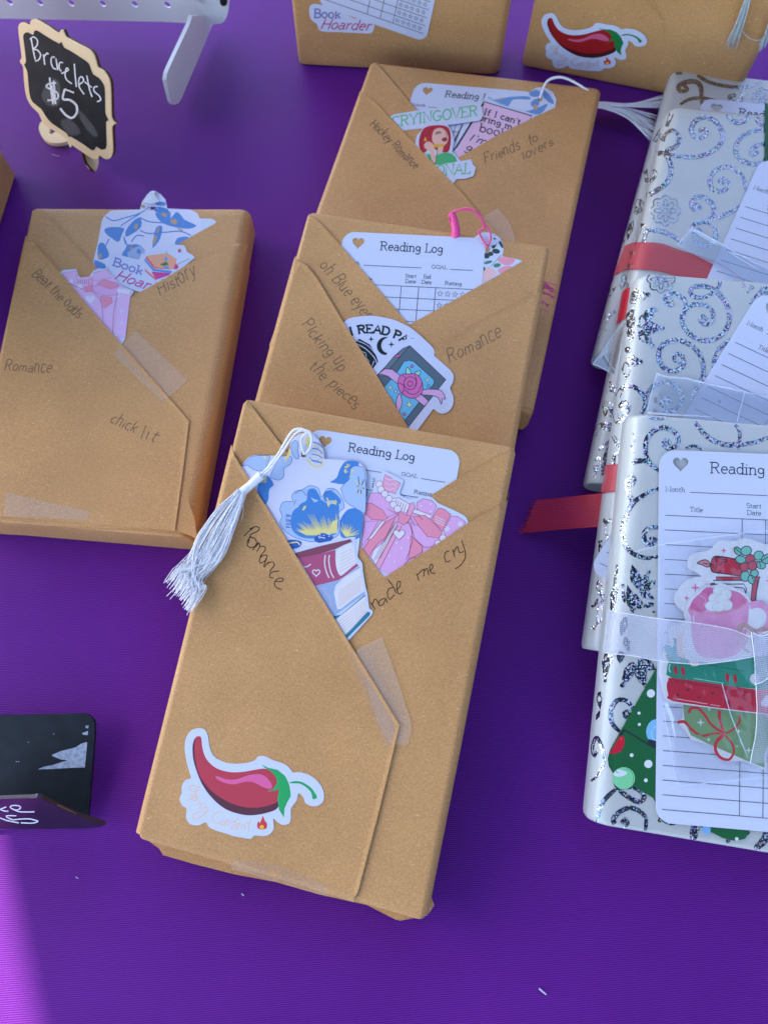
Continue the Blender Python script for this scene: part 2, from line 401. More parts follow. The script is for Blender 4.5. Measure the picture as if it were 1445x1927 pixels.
        if E3:
            for (u0, v0), (u1, v1) in zip(edge, edge[1:]):
                L_ = math.hypot(u1-u0, v1-v0); k = max(1, int(L_/9))
                for r in range(k):
                    u, v = u0+(u1-u0)*r/k, v0+(v1-v0)*r/k
                    for d in (4, -4, 8, -8):
                        x, y = u-(v1-v0)/L_*d, v+(u1-u0)/L_*d
                        a, t = s.par(x, y)
                        if .02 < a < .98 and 0 < t < 1: extra.append((s.ain(a), s.tin(t)))
        V2, F = tess([q], lx, ly, extra)
        def lf(p):
            best = 1
            for a_, b_ in zip(E3, E3[1:]):
                d = b_-a_; f = max(0, min(1, (p-a_).dot(d)/max(1e-12, d.dot(d)))); best = min(best, (p-a_-d*f).length)
            return lift*max(0, 1-best/.0022)
        V = []
        for a, t in V2:
            p = s.S(a, t, 0); l_ = lf(p) if E3 else 0; V.append(s.S(a, t, off+l_))
        B = [s.S(a, t, 0) for a, t in V2]; B = [v - (v-b).normalized()*th for v, b in zip(V, B)]
        mid = len(F)//2; F[0], F[mid] = F[mid], F[0]
        a, b, c = (V[i] for i in F[0][:3]); ai = V2[F[0][0]]
        nn = s.N[min(int(ai[1]), s.M)][min(int(ai[0]), s.K)]
        if (b-a).cross(c-a).dot(nn) < 0: F = [f[::-1] for f in F]
        V, F = thick(V, F, B)
        return mkobj(name, V, F, s.mat, None, s.root, False)

# ---------------------------------------------------------------- flat art laid on a surface
LAT = [i*16.0 + .013 for i in range(-20, 140)]
class Art:
    def __init__(s, surf, root, off, planar=False, strict=False):
        s.surf, s.root, s.off, s.planar, s.strict = surf, root, off, planar, strict
        s.new('print')
    def new(s, name, parent=None):
        s.name = name; s.par = parent or s.root; s.V = []; s.F = []; s.fm = []; s.mats = []
    def mi(s, m):
        if m not in s.mats: s.mats.append(m)
        return s.mats.index(m)
    def pt(s, u, v, off):
        if s.strict:
            h, nn, i, d = s.surf.bvh.ray_cast(CAMO, ray(u, v))
            if h is None: return None
            return h + (nn if nn.dot(CAMO-h) > 0 else -nn)*off
        return s.surf.at(u, v, off, s.planar)
    def fill(s, pts, mat, holes=(), th=0, up=.000003):
        loops = [pts] + list(holes); xs = [p[0] for p in pts]; ys = [p[1] for p in pts]
        big = max(max(xs)-min(xs), max(ys)-min(ys)) > 14
        V2, F = tess(loops, LAT if big else None, LAT if big else None)
        if not F: return
        s.off += up
        V = [s.pt(u, v, s.off) for u, v in V2]
        if s.strict:
            F = [f for f in F if all(V[i] is not None for i in f)]; V = [q or Vector((0, 0, 0)) for q in V]
            if not F: return
        orient(V, F, s.surf.n)
        if th: V, F = thick(V, F, [q - s.surf.n*th for q in V])
        b = len(s.V); s.V += V; s.F += [[b+i for i in f] for f in F]; s.fm += [s.mi(mat)]*len(F)
    def sheet(s, pts, mat, th=.00012, holes=()):
        s.off += th; s.fill(pts, mat, holes, th); s.off += .000012
    def line(s, pts, w, mat, closed=False, up=.0000004, smooth=0, w1=None, step=0):
        if smooth: pts = sm(pts, closed, smooth)
        if step:
            o = []
            for a, b in zip(pts, pts[1:]):
                k = max(1, int(math.hypot(a[0]-b[0], a[1]-b[1])/step)); o += [(a[0]+(b[0]-a[0])*i/k, a[1]+(b[1]-a[1])*i/k) for i in range(k)]
            pts = o + [pts[-1]]
        m = len(pts)
        if m < 2: return
        s.off += up; L = []; R = []
        for i, p in enumerate(pts):
            a = pts[i-1] if (i or closed) else p; b = pts[(i+1) % m] if (i < m-1 or closed) else p
            dx, dy = b[0]-a[0], b[1]-a[1]; d = math.hypot(dx, dy) or 1
            ww = (w if w1 is None else (w1(i/(m-1)) if callable(w1) else w + (w1-w)*i/(m-1)))*.5
            nx, ny = -dy/d*ww, dx/d*ww
            L.append(s.pt(p[0]+nx, p[1]+ny, s.off)); R.append(s.pt(p[0]-nx, p[1]-ny, s.off))
        ok = [l is not None and r is not None for l, r in zip(L, R)]
        b = len(s.V); s.V += [q or Vector((0, 0, 0)) for q in L + R]
        for i in range(m if closed else m-1):
            j = (i+1) % m; f = [b+i, b+j, b+m+j, b+m+i]
            if not (ok[i] and ok[j]): continue
            if s.strict and (s.V[f[0]]-s.V[f[1]]).length > .012: continue
            if (s.V[f[1]]-s.V[f[0]]).cross(s.V[f[2]]-s.V[f[0]]).dot(s.surf.n) < 0: f = f[::-1]
            s.F.append(f); s.fm.append(s.mi(mat))
    def lines(s, LL, w, mat, **k):
        for l in LL: s.line(l, w, mat, **k)
    def done(s):
        if s.V: o = mkobj(s.name, s.V, s.F, s.mats, s.fm, s.par); s.V = []; s.F = []; s.fm = []; s.mats = []; return o
# ---------------------------------------------------------------- stroke lettering (cap height 1, y up)
def A_(cx, cy, rx, ry, a0, a1, n=10): return [(cx+rx*math.cos(math.radians(a0+(a1-a0)*i/n)), cy+ry*math.sin(math.radians(a0+(a1-a0)*i/n))) for i in range(n+1)]
x_ = .64
GL = {
 'A': (.86, [[(.05, 0), (.43, 1), (.81, 0)], [(.2, .36), (.66, .36)]], [(.05, 0), (.81, 0)]),
 'B': (.7, [[(.1, 0), (.1, 1)], [(.1, 1)] + A_(.34, .76, .24, .24, 90, -90) + [(.1, .52)], [(.34, .52)] + A_(.38, .26, .26, .26, 90, -90) + [(.1, 0)]], [(.1, 0), (.1, 1)]),
 'C': (.82, [A_(.45, .5, .38, .5, 40, 320, 16)], []),
 'D': (.84, [[(.12, 0), (.12, 1), (.34, 1)] + A_(.38, .5, .38, .5, 90, -90, 12) + [(.12, 0)]], [(.06, 0), (.06, 1)]),
 'E': (.74, [[(.64, .82), (.64, 1), (.12, 1), (.12, 0), (.66, 0), (.66, .2)], [(.12, .52), (.5, .52)]], [(.06, 0), (.06, 1)]),
 'F': (.7, [[(.62, .82), (.62, 1), (.12, 1), (.12, 0)], [(.12, .52), (.5, .52)]], [(.12, 0)]),
 'G': (.88, [A_(.45, .5, .38, .5, 45, 345, 16) + [(.82, .42), (.5, .42)]], []),
 'H': (.9, [[(.14, 0), (.14, 1)], [(.76, 0), (.76, 1)], [(.14, .5), (.76, .5)]], [(.14, 0), (.14, 1), (.76, 0), (.76, 1)]),
 'I': (.42, [[(.2, 0), (.2, 1)]], [(.2, 0), (.2, 1)]),
 'L': (.72, [[(.16, 1), (.16, 0), (.66, 0), (.66, .24)]], [(.16, 1), (.1, 0)]),
 'M': (1.05, [[(.14, 0), (.14, 1), (.52, .15), (.9, 1), (.9, 0)]], [(.14, 0), (.1, 1), (.9, 0), (.94, 1)]),
 'N': (.9, [[(.14, 0), (.14, 1), (.76, 0), (.76, 1)]], [(.14, 0), (.08, 1), (.76, 1)]),
 'O': (.9, [A_(.45, .5, .38, .5, 0, 360, 20)], []),
 'P': (.74, [[(.14, 0), (.14, 1)], [(.14, 1), (.36, 1)] + A_(.4, .75, .26, .25, 90, -90) + [(.14, .5)]], [(.14, 0), (.08, 1)]),
 'R': (.86, [[(.14, 0), (.14, 1)], [(.14, 1), (.36, 1)] + A_(.42, .76, .26, .24, 90, -90) + [(.14, .52)], [(.42, .52), (.68, .04), (.8, 0)]], [(.14, 0), (.08, 1)]),
 'S': (.7, [A_(.35, .75, .25, .25, 20, 250, 9) + A_(.36, .26, .28, .26, 70, -160, 9)], []),
 'T': (.8, [[(.06, .8), (.06, 1), (.72, 1), (.72, .8)], [(.39, 1), (.39, 0)]], [(.39, 0)]),
 'V': (.82, [[(.04, 1), (.41, 0), (.78, 1)]], [(.04, 1), (.78, 1)]),
 'Y': (.8, [[(.04, 1), (.4, .48), (.76, 1)], [(.4, .48), (.4, 0)]], [(.04, 1), (.76, 1), (.4, 0)]),
 'a': (.64, [A_(.3, .46, .2, .18, 150, 0, 6) + [(.5, .1), (.56, .0), (.62, .02)], [(.5, .36)] + A_(.27, .19, .21, .19, 90, 360, 10)], []),
 'b': (.66, [[(.12, 1), (.12, 0)], A_(.34, x_/2, .24, x_/2, 0, 360, 14)], [(.08, 1)]),
 'c': (.58, [A_(.31, x_/2, .24, x_/2, 45, 320, 12)], []),
 'd': (.68, [[(.54, 1), (.54, 0)], A_(.31, x_/2, .24, x_/2, 0, 360, 14)], [(.5, 1), (.58, 0)]),
 'e': (.62, [[(.08, .34), (.54, .34)] + A_(.31, x_/2, .24, x_/2, 5, 315, 14)], []),
 'f': (.46, [[(.2, 0), (.2, .8)] + A_(.34, .82, .14, .17, 180, 50, 5), [(.05, .6), (.38, .6)]], [(.2, 0)]),
 'g': (.64, [A_(.3, .38, .22, .25, 0, 360, 14), [(.52, .6), (.52, -.08)] + A_(.3, -.08, .22, .2, 0, -160, 8)], []),
 'h': (.7, [[(.13, 1), (.13, 0)], A_(.34, .42, .2, .22, 180, 0, 8) + [(.54, 0)]], [(.09, 1), (.13, 0), (.54, 0)]),
 'i': (.34, [[(.16, .62), (.16, 0)], [(.16, .84), (.16, .93)]], [(.1, .62), (.16, 0)]),
 'k': (.66, [[(.13, 1), (.13, 0)], [(.52, .62), (.13, .25)], [(.26, .36), (.56, 0)]], [(.09, 1), (.13, 0)]),
 'l': (.3, [[(.15, 1), (.15, 0)]], [(.09, 1), (.15, 0)]),
 'm': (1.0, [[(.13, .62), (.13, 0)], A_(.31, .42, .17, .21, 180, 0, 7) + [(.48, 0)], A_(.65, .42, .17, .21, 180, 0, 7) + [(.82, 0)]], [(.08, .62), (.13, 0), (.48, 0), (.82, 0)]),
 'n': (.7, [[(.13, .62), (.13, 0)], A_(.34, .42, .2, .21, 180, 0, 8) + [(.54, 0)]], [(.08, .62), (.13, 0), (.54, 0)]),
 'o': (.64, [A_(.31, x_/2, .24, x_/2, 0, 360, 14)], []),
 'p': (.66, [[(.13, .62), (.13, -.34)], A_(.34, x_/2, .22, x_/2, 0, 360, 14)], []),
 'r': (.5, [[(.14, .62), (.14, 0)], A_(.34, .42, .2, .2, 180, 60, 5)], [(.08, .62), (.14, 0)]),
 's': (.52, [A_(.26, .47, .17, .16, 30, 250, 7) + A_(.26, .17, .19, .17, 70, -150, 7)], []),
 't': (.44, [[(.18, .86), (.18, .14)] + A_(.3, .13, .12, .13, 180, 300, 4), [(.04, .6), (.38, .6)]], []),
 'u': (.66, [[(.1, .62), (.1, .2)] + A_(.29, .2, .19, .2, 180, 360, 7) + [(.48, .62)], [(.48, .3), (.52, 0)]], []),
 'v': (.6, [[(.06, .62), (.28, 0), (.52, .62)]], []),
 'y': (.62, [[(.08, .62), (.3, .05)], [(.54, .62), (.24, -.22), (.06, -.3)]], []),
 "'": (.24, [[(.12, 1), (.12, .78)]], []), ' ': (.42, [], []), '$': (.7, [], []),
}
def text(art, s, p0, p1, h, w, mat, serif=.13, slant=0, jit=0, up=None, bold=0, rs=None, thin=None):
    """stroke text from baseline point p0 to p1, cap height h pixels"""
    rs = rs or random.Random(len(s)*7+1)
    adv = sum(GL[c][0] for c in s); dx, dy = p1[0]-p0[0], p1[1]-p0[1]; X = (dx/adv, dy/adv)
    d = math.hypot(dx, dy); U = up or (dy/d, -dx/d); U = (U[0]*h, U[1]*h)
    x = 0
    for c in s:
        wd, st, sr = GL[c]; sc = 1 + rs.uniform(-jit, jit); oy = rs.uniform(-jit, jit)*.35; sl = slant + rs.uniform(-jit, jit)*.5
        f = lambda q: (p0[0] + X[0]*(x + q[0] + sl*q[1]) + U[0]*(q[1]*sc+oy), p0[1] + X[1]*(x + q[0] + sl*q[1]) + U[1]*(q[1]*sc+oy))
        for k in st:
            pp = [f(q) for q in k]
            if thin and len(k) == 2 and abs(k[0][0]-k[1][0]) > .2: art.line(pp, w*thin, mat)
            else: art.line(pp, w, mat)
        if serif:
            for q in sr: art.line([f((q[0]-serif, q[1])), f((q[0]+serif, q[1]))], w*.85, mat)
        x += wd
def hand(art, s, p0, p1, h, w=1.9, mat=None, slant=.2, jit=.22, up=None):
    text(art, s, p0, p1, h, w, mat or PENCIL, 0, slant, jit, up); n = art.name; art.done(); art.new(n)
def star(cx, cy, r, k=.42, a=-90, n=5): return [(cx + (r if i % 2 == 0 else r*k)*math.cos(math.radians(a+i*180/n)), cy + (r if i % 2 == 0 else r*k)*math.sin(math.radians(a+i*180/n))) for i in range(2*n)]
def spark(cx, cy, r, a=-90): return star(cx, cy, r, .3, a, 4)
def heart(cx, cy, r):
    o = []
    for i in range(24):
        t = math.pi*2*i/24; o.append((cx + r*.062*16*math.sin(t)**3, cy - r*.062*(13*math.cos(t)-5*math.cos(2*t)-2*math.cos(3*t)-math.cos(4*t))))
    return o
BLK = ink(38, 42, 58); GRY = ink(90, 98, 125)
def rrect(x0, y0, x1, y1, r, n=6):
    o = []
    for cx, cy, a in ((x1-r, y0+r, -90), (x1-r, y1-r, 0), (x0+r, y1-r, 90), (x0+r, y0+r, 180)):
        for i in range(n+1):
            t = math.radians(a+90*i/n); o.append((cx+r*math.cos(t), cy+r*math.sin(t)))
    return o
def log_card(surf, quad, off, label, planar=True, full=True, pxw=1.3, g='printed reading log cards'):
    H = homog(quad); q = H([(.5, .97)])[0]
    r = thing('reading_log_card', label, 'card', surf.at(q[0], q[1], off, True), g)
    a = Art(surf, r, off, planar); a.new('card')
    a.sheet(H(rrect(0, 0, 1, 1.94, .085)), WHITE, .00012, [H(heart(.115, .068, .042))]); a.done()
    a.new('print')
    def ht(s, x0, x1, y, h, w, **k):
        p0, p1 = H([(x0, y), (x1, y)]); u = H([(x0, y-h)])[0]; hh = math.hypot(u[0]-p0[0], u[1]-p0[1])
        text(a, s, p0, p1, hh, w, BLK, up=((u[0]-p0[0])/hh, (u[1]-p0[1])/hh), **k)
    ht('Reading Log', .27, .71, .110, .055, pxw*1.6)
    ht('Month', .035, .14, .215, .024, pxw*.72); ht('GOAL', .64, .75, .215, .024, pxw*.72)
    ht('Title', .165, .235, .315, .024, pxw*.72); ht('Start', .46, .54, .282, .024, pxw*.72); ht('Date', .465, .54, .318, .024, pxw*.72)
    ht('End', .59, .64, .282, .024, pxw*.72); ht('Date', .58, .65, .318, .024, pxw*.72); ht('Rating', .74, .86, .318, .024, pxw*.72)
    ln = lambda p: a.line(H(p), pxw, GRY, step=30)
    ln([(.165, .215), (.57, .215)]); ln([(.77, .215), (.93, .215)])
    for i in range(21):
        y = .34 + i*.0765; ln([(.035, y), (.965, y)])
        if i < 20 and full:
            for k in range(5): a.line(H(star(.715+k*.052, y+.038, .021)), pxw*.75, BLK, closed=True)
    for x in (.44, .562, .68): ln([(x, .34), (x, .34+20*.0765)])
    a.done(); return r
def sticker(surf, off, outline, name, label, planar=False, th=.00012, mat=None, holes=(), cat='sticker', group=None):
    c = outline[0]; r = thing(name, label, cat, surf.at(sum(p[0] for p in outline)/len(outline), sum(p[1] for p in outline)/len(outline), off, True), group)
    a = Art(surf, r, off, planar); a.new('backing'); a.sheet(outline, mat or WHITE, th, holes); a.done(); return a
def veeflaps(b, L1, R1, L2, R2, TLp, TRp, BLp, BRp, o=(.00045, .00085, .00105, .0016), lf=(.00012, .00012, .00016, .00035)):
    """four overlapping paper flaps of the wrap; each covers everything below its slanted edge"""
    mid = lambda f: (BLp[0]+(BRp[0]-BLp[0])*f, BLp[1]+(BRp[1]-BLp[1])*f)
    if R1: b.flap([('R', R1[0])] + R1 + [mid(.45), ('R', BRp)], o[0], edge=R1, lift=lf[0])
    if L1: b.flap([('L', L1[0])] + L1 + [mid(.55), ('L', BLp)], o[1], edge=L1, lift=lf[1])
    if R2: b.flap([('R', R2[0])] + R2 + [mid(.35), ('R', BRp)], o[2], edge=R2, lift=lf[2])
    if L2: b.flap([('L', L2[0])] + L2 + [('L', BLp)], o[3], edge=L2, lift=lf[3])
U_ = .00012
def lv(k): return .0001 + k*U_ + .00003
def tape(b, pts, off, mat=None, name='tape'):
    a = Art(b, b.root, off); a.new(name); a.fill(pts, mat or TAPE); return a.done()
def jag(p, q, n=9, amp=2.0):
    o = []; dx, dy = q[0]-p[0], q[1]-p[1]; d = math.hypot(dx, dy)
    for i in range(n+1):
        k = amp*((i % 2)-.5) if 0 < i < n else 0
        o.append((p[0]+dx*i/n - dy/d*k, p[1]+dy*i/n + dx/d*k))
    return o
def twist(path, r=.00055, pitch=.0028, n=2, off=.0006):
    pts = [Vector(q) for q in sm([tuple(p) for p in path], False, 14)]; out = []
    for k in range(n):
        s = 0; o = []
        for i, q in enumerate(pts):
            t = (pts[min(i+1, len(pts)-1)]-pts[max(i-1, 0)]).normalized(); a = t.cross(Vector((.1, .2, 1))).normalized(); c = t.cross(a)
            if i: s += (q-pts[i-1]).length
            th = 2*math.pi*(s/pitch + k/n); o.append(q + (a*math.cos(th)+c*math.sin(th))*off)
        out.append(o)
    return tube(out, r, 6)
# ================================================================ large structure: table cloth, canopy
c = thing('tablecloth', 'smooth purple stretch tablecloth that everything stands on', 'tablecloth', (0, .3, 0))
V = [(-1.1, -.5, 0), (1.3, -.5, 0), (1.3, 1.3, 0), (-1.1, 1.3, 0)]
nx, ny = 60, 45
V = [(-1.1+2.4*i/nx, -.5+1.8*j/ny, .0) for j in range(ny+1) for i in range(nx+1)]
F = [(j*(nx+1)+i, j*(nx+1)+i+1, (j+1)*(nx+1)+i+1, (j+1)*(nx+1)+i) for j in range(ny) for i in range(nx)]
mkobj('fabric', V, F, CLOTH, None, c, True)
b = thing('market_canopy', 'unseen canopy roof shading the table from the sun, side wall added to block light', 'canopy', (.6, .5, 1.2))
CZ = 1.25
s_ = SUN_TO * (CZ / SUN_TO.z)
e0 = P(74, 1960, 0) + s_; e1 = P(-8, 1560, 0) + s_
d_ = (e1 - e0).normalized()
A0 = e0 - d_*2.2; A1 = e0 + d_*1.3  # unseen roof, outline stretched so soft light enters mainly from the left
pts = [A0, A1, Vector((A1.x+1.5, A1.y, CZ)), Vector((A0.x+1.9, A0.y-.25, CZ))]
for q in pts: q.z = CZ
CANM = simple('canopy_fabric', (.10, .13, .22), .8, .2, 0, 20, 0, .02)
V, F = thick(pts, [[0, 1, 2, 3]], [q + Vector((0, 0, .012)) for q in pts]); mkobj('roof_fabric', V, F, CANM, None, b)
w0, w1_ = Vector((1.0, -2.1, CZ-.002)), Vector((1.0, 2.1, CZ-.002)); q = [w0, w1_, w1_ - Vector((0, 0, 2.0)), w0 - Vector((0, 0, 2.0))]
V, F = thick(q, [[0, 1, 2, 3]], [p_ + Vector((.01, 0, 0)) for p_ in q]); mkobj('added_shade_wall', V, F, CANM, None, b)  # unseen wall, added to block light from the right

# ================================================================ brown packages
def ppl(pts, z): return [P(u, v, zz) for (u, v), zz in zip(pts, z)]
GB = 'books wrapped in brown kraft paper'
# --- C : far package, flat on the table
cC = [(698, 116), (1133, 166), (1004, 779), (505, 655)]
C = Body('wrapped_package', 'brown paper package marked Hockey Romance and Friends to lovers, partly under another package', 'package', ppl(cC, [.025]*4), .0245, .0022, .0035, KRAFT, 3, group=GB)
zc = lambda *c: Z(590, 110, 2.58, *c)
C_L1 = zc(300, 22, 400, 140, 500, 258, 690, 480); C_R1 = zc(1392, 145, 1170, 243, 900, 372, 700, 488, 560, 560)
C_L2 = zc(236, 160, 372, 300, 560, 500, 680, 622, 830, 790) + [(985, 505), (940, 765)]
C_R2 = zc(1394, 262, 1330, 300, 1150, 420, 800, 620)
veeflaps(C, C_L1, C_R1, C_L2, None, *cC[:1], cC[1], cC[3], cC[2], o=(.00075, .00105, 0, .0016))
a = Art(C, C.root, .00162); a.new('handwriting')
hand(a, 'Hockey Romance', zc(270, 330)[0], zc(490, 548)[0], 17, 2.0)
a.done(); a = Art(C, C.root, .00077); a.new('handwriting'); hand(a, 'Friends', zc(828, 512)[0], zc(1003, 445)[0], 19, 2.0); hand(a, 'to', zc(1045, 425)[0], zc(1092, 405)[0], 19, 2.0)
hand(a, 'lovers', zc(1015, 498)[0], zc(1165, 425)[0], 17, 2.0); a.done()
tape(C, jag((905, 415), (935, 395)) + jag((958, 422), (972, 468)) + [(930, 470)], .0016+.00012)
# --- B : middle package leaning on C
cB = [(580, 398), (1038, 463), (918, 1122), (395, 1075)]
B = Body('wrapped_package', 'brown paper package marked oh Blue eyes, Picking up the pieces and Romance', 'package', ppl(cB, [.060, .060, .026, .026]), .0205, .002, .003, KRAFT, 5, group=GB)
zb = lambda *c: Z(470, 380, 2.369, *c)
B_L1 = zb(268, 45, 400, 190, 520, 330, 640, 470, 760, 610); B_R1 = zb(1345, 192, 1140, 310, 900, 445, 690, 560)
B_L2 = zb(210, 235, 300, 345, 408, 527, 546, 745, 706, 1010, 900, 1320) + [(905, 1000), (870, 1110)]
B_R2 = zb(1345, 358, 1320, 385, 1200, 450, 1000, 552, 820, 655, 640, 760)
veeflaps(B, B_L1, B_R1, B_L2, B_R2, *cB[:1], cB[1], cB[3], cB[2], o=(.0005, .0008, .0011, .00185))
a = Art(B, B.root, .00187); a.new('handwriting')
a.off = .00082; hand(a, 'oh Blue eyes', zb(308, 285)[0], zb(520, 528)[0], 23, 2.0); a.done(); a = Art(B, B.root, .00187); a.new('handwriting')
hand(a, 'Picking up', zb(228, 552)[0], zb(405, 765)[0], 26, 2.0); hand(a, 'the pieces', zb(262, 745)[0], zb(470, 932)[0], 24, 2.0)
a.done(); a = Art(B, B.root, .00112); a.new('handwriting'); hand(a, 'Romance', zb(885, 722)[0], zb(1125, 602)[0], 26, 2.1); a.done()
# --- A : front package
cA = [(459, 750), (974, 843), (803, 1736), (256, 1577)]
A = Body('wrapped_package', 'front brown paper package marked Romance and made me cry, with a Spicy Content sticker', 'package', ppl(cA, [.066, .066, .022, .022]), .020, .0018, .0035, KRAFT, 11, group=GB)
za = lambda *c: Z(240, 740, 1.9013, *c)
A_L1 = za(428, 24, 550, 185, 700, 378, 835, 552, 930, 675, 1010, 780); A_R1 = za(1392, 192, 1190, 300, 1075, 372, 860, 500, 700, 600)
A_L2 = za(376, 184, 386, 225, 412, 268, 520, 440, 640, 640, 788, 882, 880, 1030) + [(752, 1363), (712, 1530), (668, 1699)]
A_R2 = za(1386, 355, 1365, 380, 1290, 425, 1216, 465, 1100, 545, 915, 662, 860, 698, 700, 790)
veeflaps(A, A_L1, A_R1, A_L2, A_R2, *cA[:1], cA[1], cA[3], cA[2], o=(.00045, .00095, .0012, .0020))
# open folded end under the lower edge
pe = [P(262, 1578, .012), P(803, 1735, .012), P(530, 1600, .0135)]
pl = Plane(pe[0], (pe[1]-pe[0]).cross(pe[2]-pe[0]).normalized())
pl.n = A.n.copy()
a = Art(pl, A.root, 0); a.new('folded_end')
a.sheet([(262, 1570), (300, 1597), (307, 1609), (362, 1625), (440, 1645), (520, 1660), (600, 1683), (690, 1703), (745, 1731), (768, 1727), (790, 1728), (804, 1722), (817, 1704), (812, 1690), (700, 1600), (400, 1530)], KRAFT, .0004)
a.done()
pl2 = Plane(P(500, 1650, .006), A.n); a = Art(pl2, A.root, 0); a.new('folded_end')
a.sheet([(310, 1585), (304, 1600), (318, 1612), (430, 1640), (470, 1600)], KRAFT, .0004); a.sheet([(640, 1680), (700, 1706), (752, 1733), (790, 1725), (780, 1690)], KRAFT, .0004); a.done()
z5 = lambda ox, oy: (lambda *c: Z(ox, oy, 5, *c))
w1 = z5(430, 960); w2 = z5(660, 870)
a = Art(A, A.root,   .00202); a.new('handwriting')
for s_l in ([155,250,200,205,245,168], [205,185,260,160,298,170,285,200,225,230,212,250,200,300,205,310], [225,250,190,290,190,340,225,355,265,335,270,290,240,262,222,268],
    [235,380,262,345,290,305], [262,350,300,315,300,350,275,395], [300,350,345,345,355,375,320,420,305,445], [375,430,330,430,300,470,310,500,350,480,375,435,350,500,340,540],
    [345,540,385,490], [365,510,420,490,440,520,410,560,395,590], [485,575,440,580,400,600,400,635,435,640], [450,670,500,675,525,655,500,640,460,655,440,690,460,730,510,748]):
    a.line(w1(*s_l), 1.9, PEN, smooth=4)
a.done()
a = Art(A, A.root,   .00122); a.new('handwriting')
for s_l in ([185,1315,232,1385], [205,1340,225,1290,248,1300,270,1350], [325,1280,290,1290,265,1320,275,1350,310,1330,330,1285,345,1325], [400,1180,360,1190,345,1240,365,1290,400,1260,415,1245],
    [345,1100,400,1170,430,1235], [435,1200,465,1165,465,1125,440,1130,435,1200,460,1240,490,1220], [620,1050,640,1115], [625,1060,680,1010,690,1020,690,1075], [690,1030,715,1000,735,1065],
    [740,1030,770,990,760,960,740,985,755,1040,795,1045], [925,835,890,850,880,900,900,940,935,925], [955,820,975,890], [965,850,995,800,1010,800], [1005,800,1020,850,1060,840], [1040,735,1075,850,1070,910,1030,970,980,1005]):
    a.line(w2(*s_l), 1.9, PEN, smooth=4)
a.done()
tape(A, jag(w1(1205, 1320)[0], w1(1445, 1190)[0], 11, 2) + [(752, 1290), (775, 1365), (768, 1400), (735, 1400), (712, 1362)], .0020+.00005)
tape(A, jag((655, 1232), (690, 1212), 7, 1.5) + [(752, 1360), (742, 1395), (726, 1408), (700, 1340)], .0020+.00012, TAPE2)
tape(A, [(434, 1612), (520, 1624), (624, 1664), (618, 1680), (520, 1655), (438, 1628)], .0020+.00014, TAPE2)
# --- D : left package
cD = [(60, 391), (474, 392), (362, 1012), (-62, 976)]
D = Body('wrapped_package', 'brown paper package on the left marked Beat the odds, History and chick lit', 'package', ppl(cD, [.027, .026, .026, .027]), .0265, .0018, .0065, KRAFT, 17, group=GB)
zd = lambda *c: Z(0, 340, 2.792, *c)
D_L1 = zd(218, 150, 350, 292, 490, 440, 640, 600, 760, 720); D_R1 = zd(1300, 150, 1150, 215, 960, 320, 700, 480, 560, 560)
D_L2 = zd(140, 280, 250, 410, 330, 498, 480, 680, 640, 862, 860, 1110, 1000, 1272, 965, 1560, 928, 1845)
D_R2 = zd(1326, 300, 1200, 350, 1030, 418, 870, 520, 690, 618, 500, 740)
veeflaps(D, D_L1, D_R1, D_L2, D_R2, *cD[:1], cD[1], cD[3], cD[2], o=(.00055, .00075, .0013, .0019), lf=(.00005, .0001, .0001, .0003))
a = Art(D, D.root, .00192); a.new('handwriting')
hand(a, 'Beat the odds', zd(172, 505)[0], zd(418, 735)[0], 20, 1.9); hand(a, 'Romance', zd(28, 1003)[0], zd(278, 1018)[0], 21, 1.9)
hand(a, 'chick', zd(578, 1278)[0], zd(715, 1335)[0], 21, 1.9); hand(a, 'lit', zd(735, 1355)[0], zd(825, 1380)[0], 22, 1.9); a.done()
a = Art(D, D.root, .00132); a.new('handwriting'); hand(a, 'History', zd(840, 612)[0], zd(1040, 500)[0], 26, 1.9); a.done()
tape(D, jag(zd(598, 918)[0], zd(722, 800)[0], 9, 2) + jag(zd(990, 1055)[0], zd(862, 1175)[0], 9, 2), .0019+.00006)
tape(D, jag(zd(45, 1645)[0], zd(30, 1765)[0], 5, 1.5) + zd(470, 1790, 480, 1745, 200, 1680), .0019+.00006)
# folded lower end of D, standing between the top sheet and the table
E0 = [P(-62, 978, .024), P(340, 1000, .0235), P(374, 1009, .012), P(368, 1020, .0015), P(300, 1015, .0015), P(-62, 997, .0015)]
mkobj('folded_end', E0 + [q + Vector((0, -.0015, -.0003)) for q in E0], [(0, 1, 2, 3, 4, 5), (11, 10, 9, 8, 7, 6)] + [(i, (i+1) % 6, 6+(i+1) % 6, 6+i) for i in range(6)], KRAFT, None, D.root)

fp = Plane(P(350, 975, .0268), D.n); a = Art(fp, D.root, 0); a.new('folded_corner')
a.sheet([(333, 990), (340, 1000), (372, 1014), (366, 975), (352, 935), (344, 955)], KRAFT, .0004); a.done()
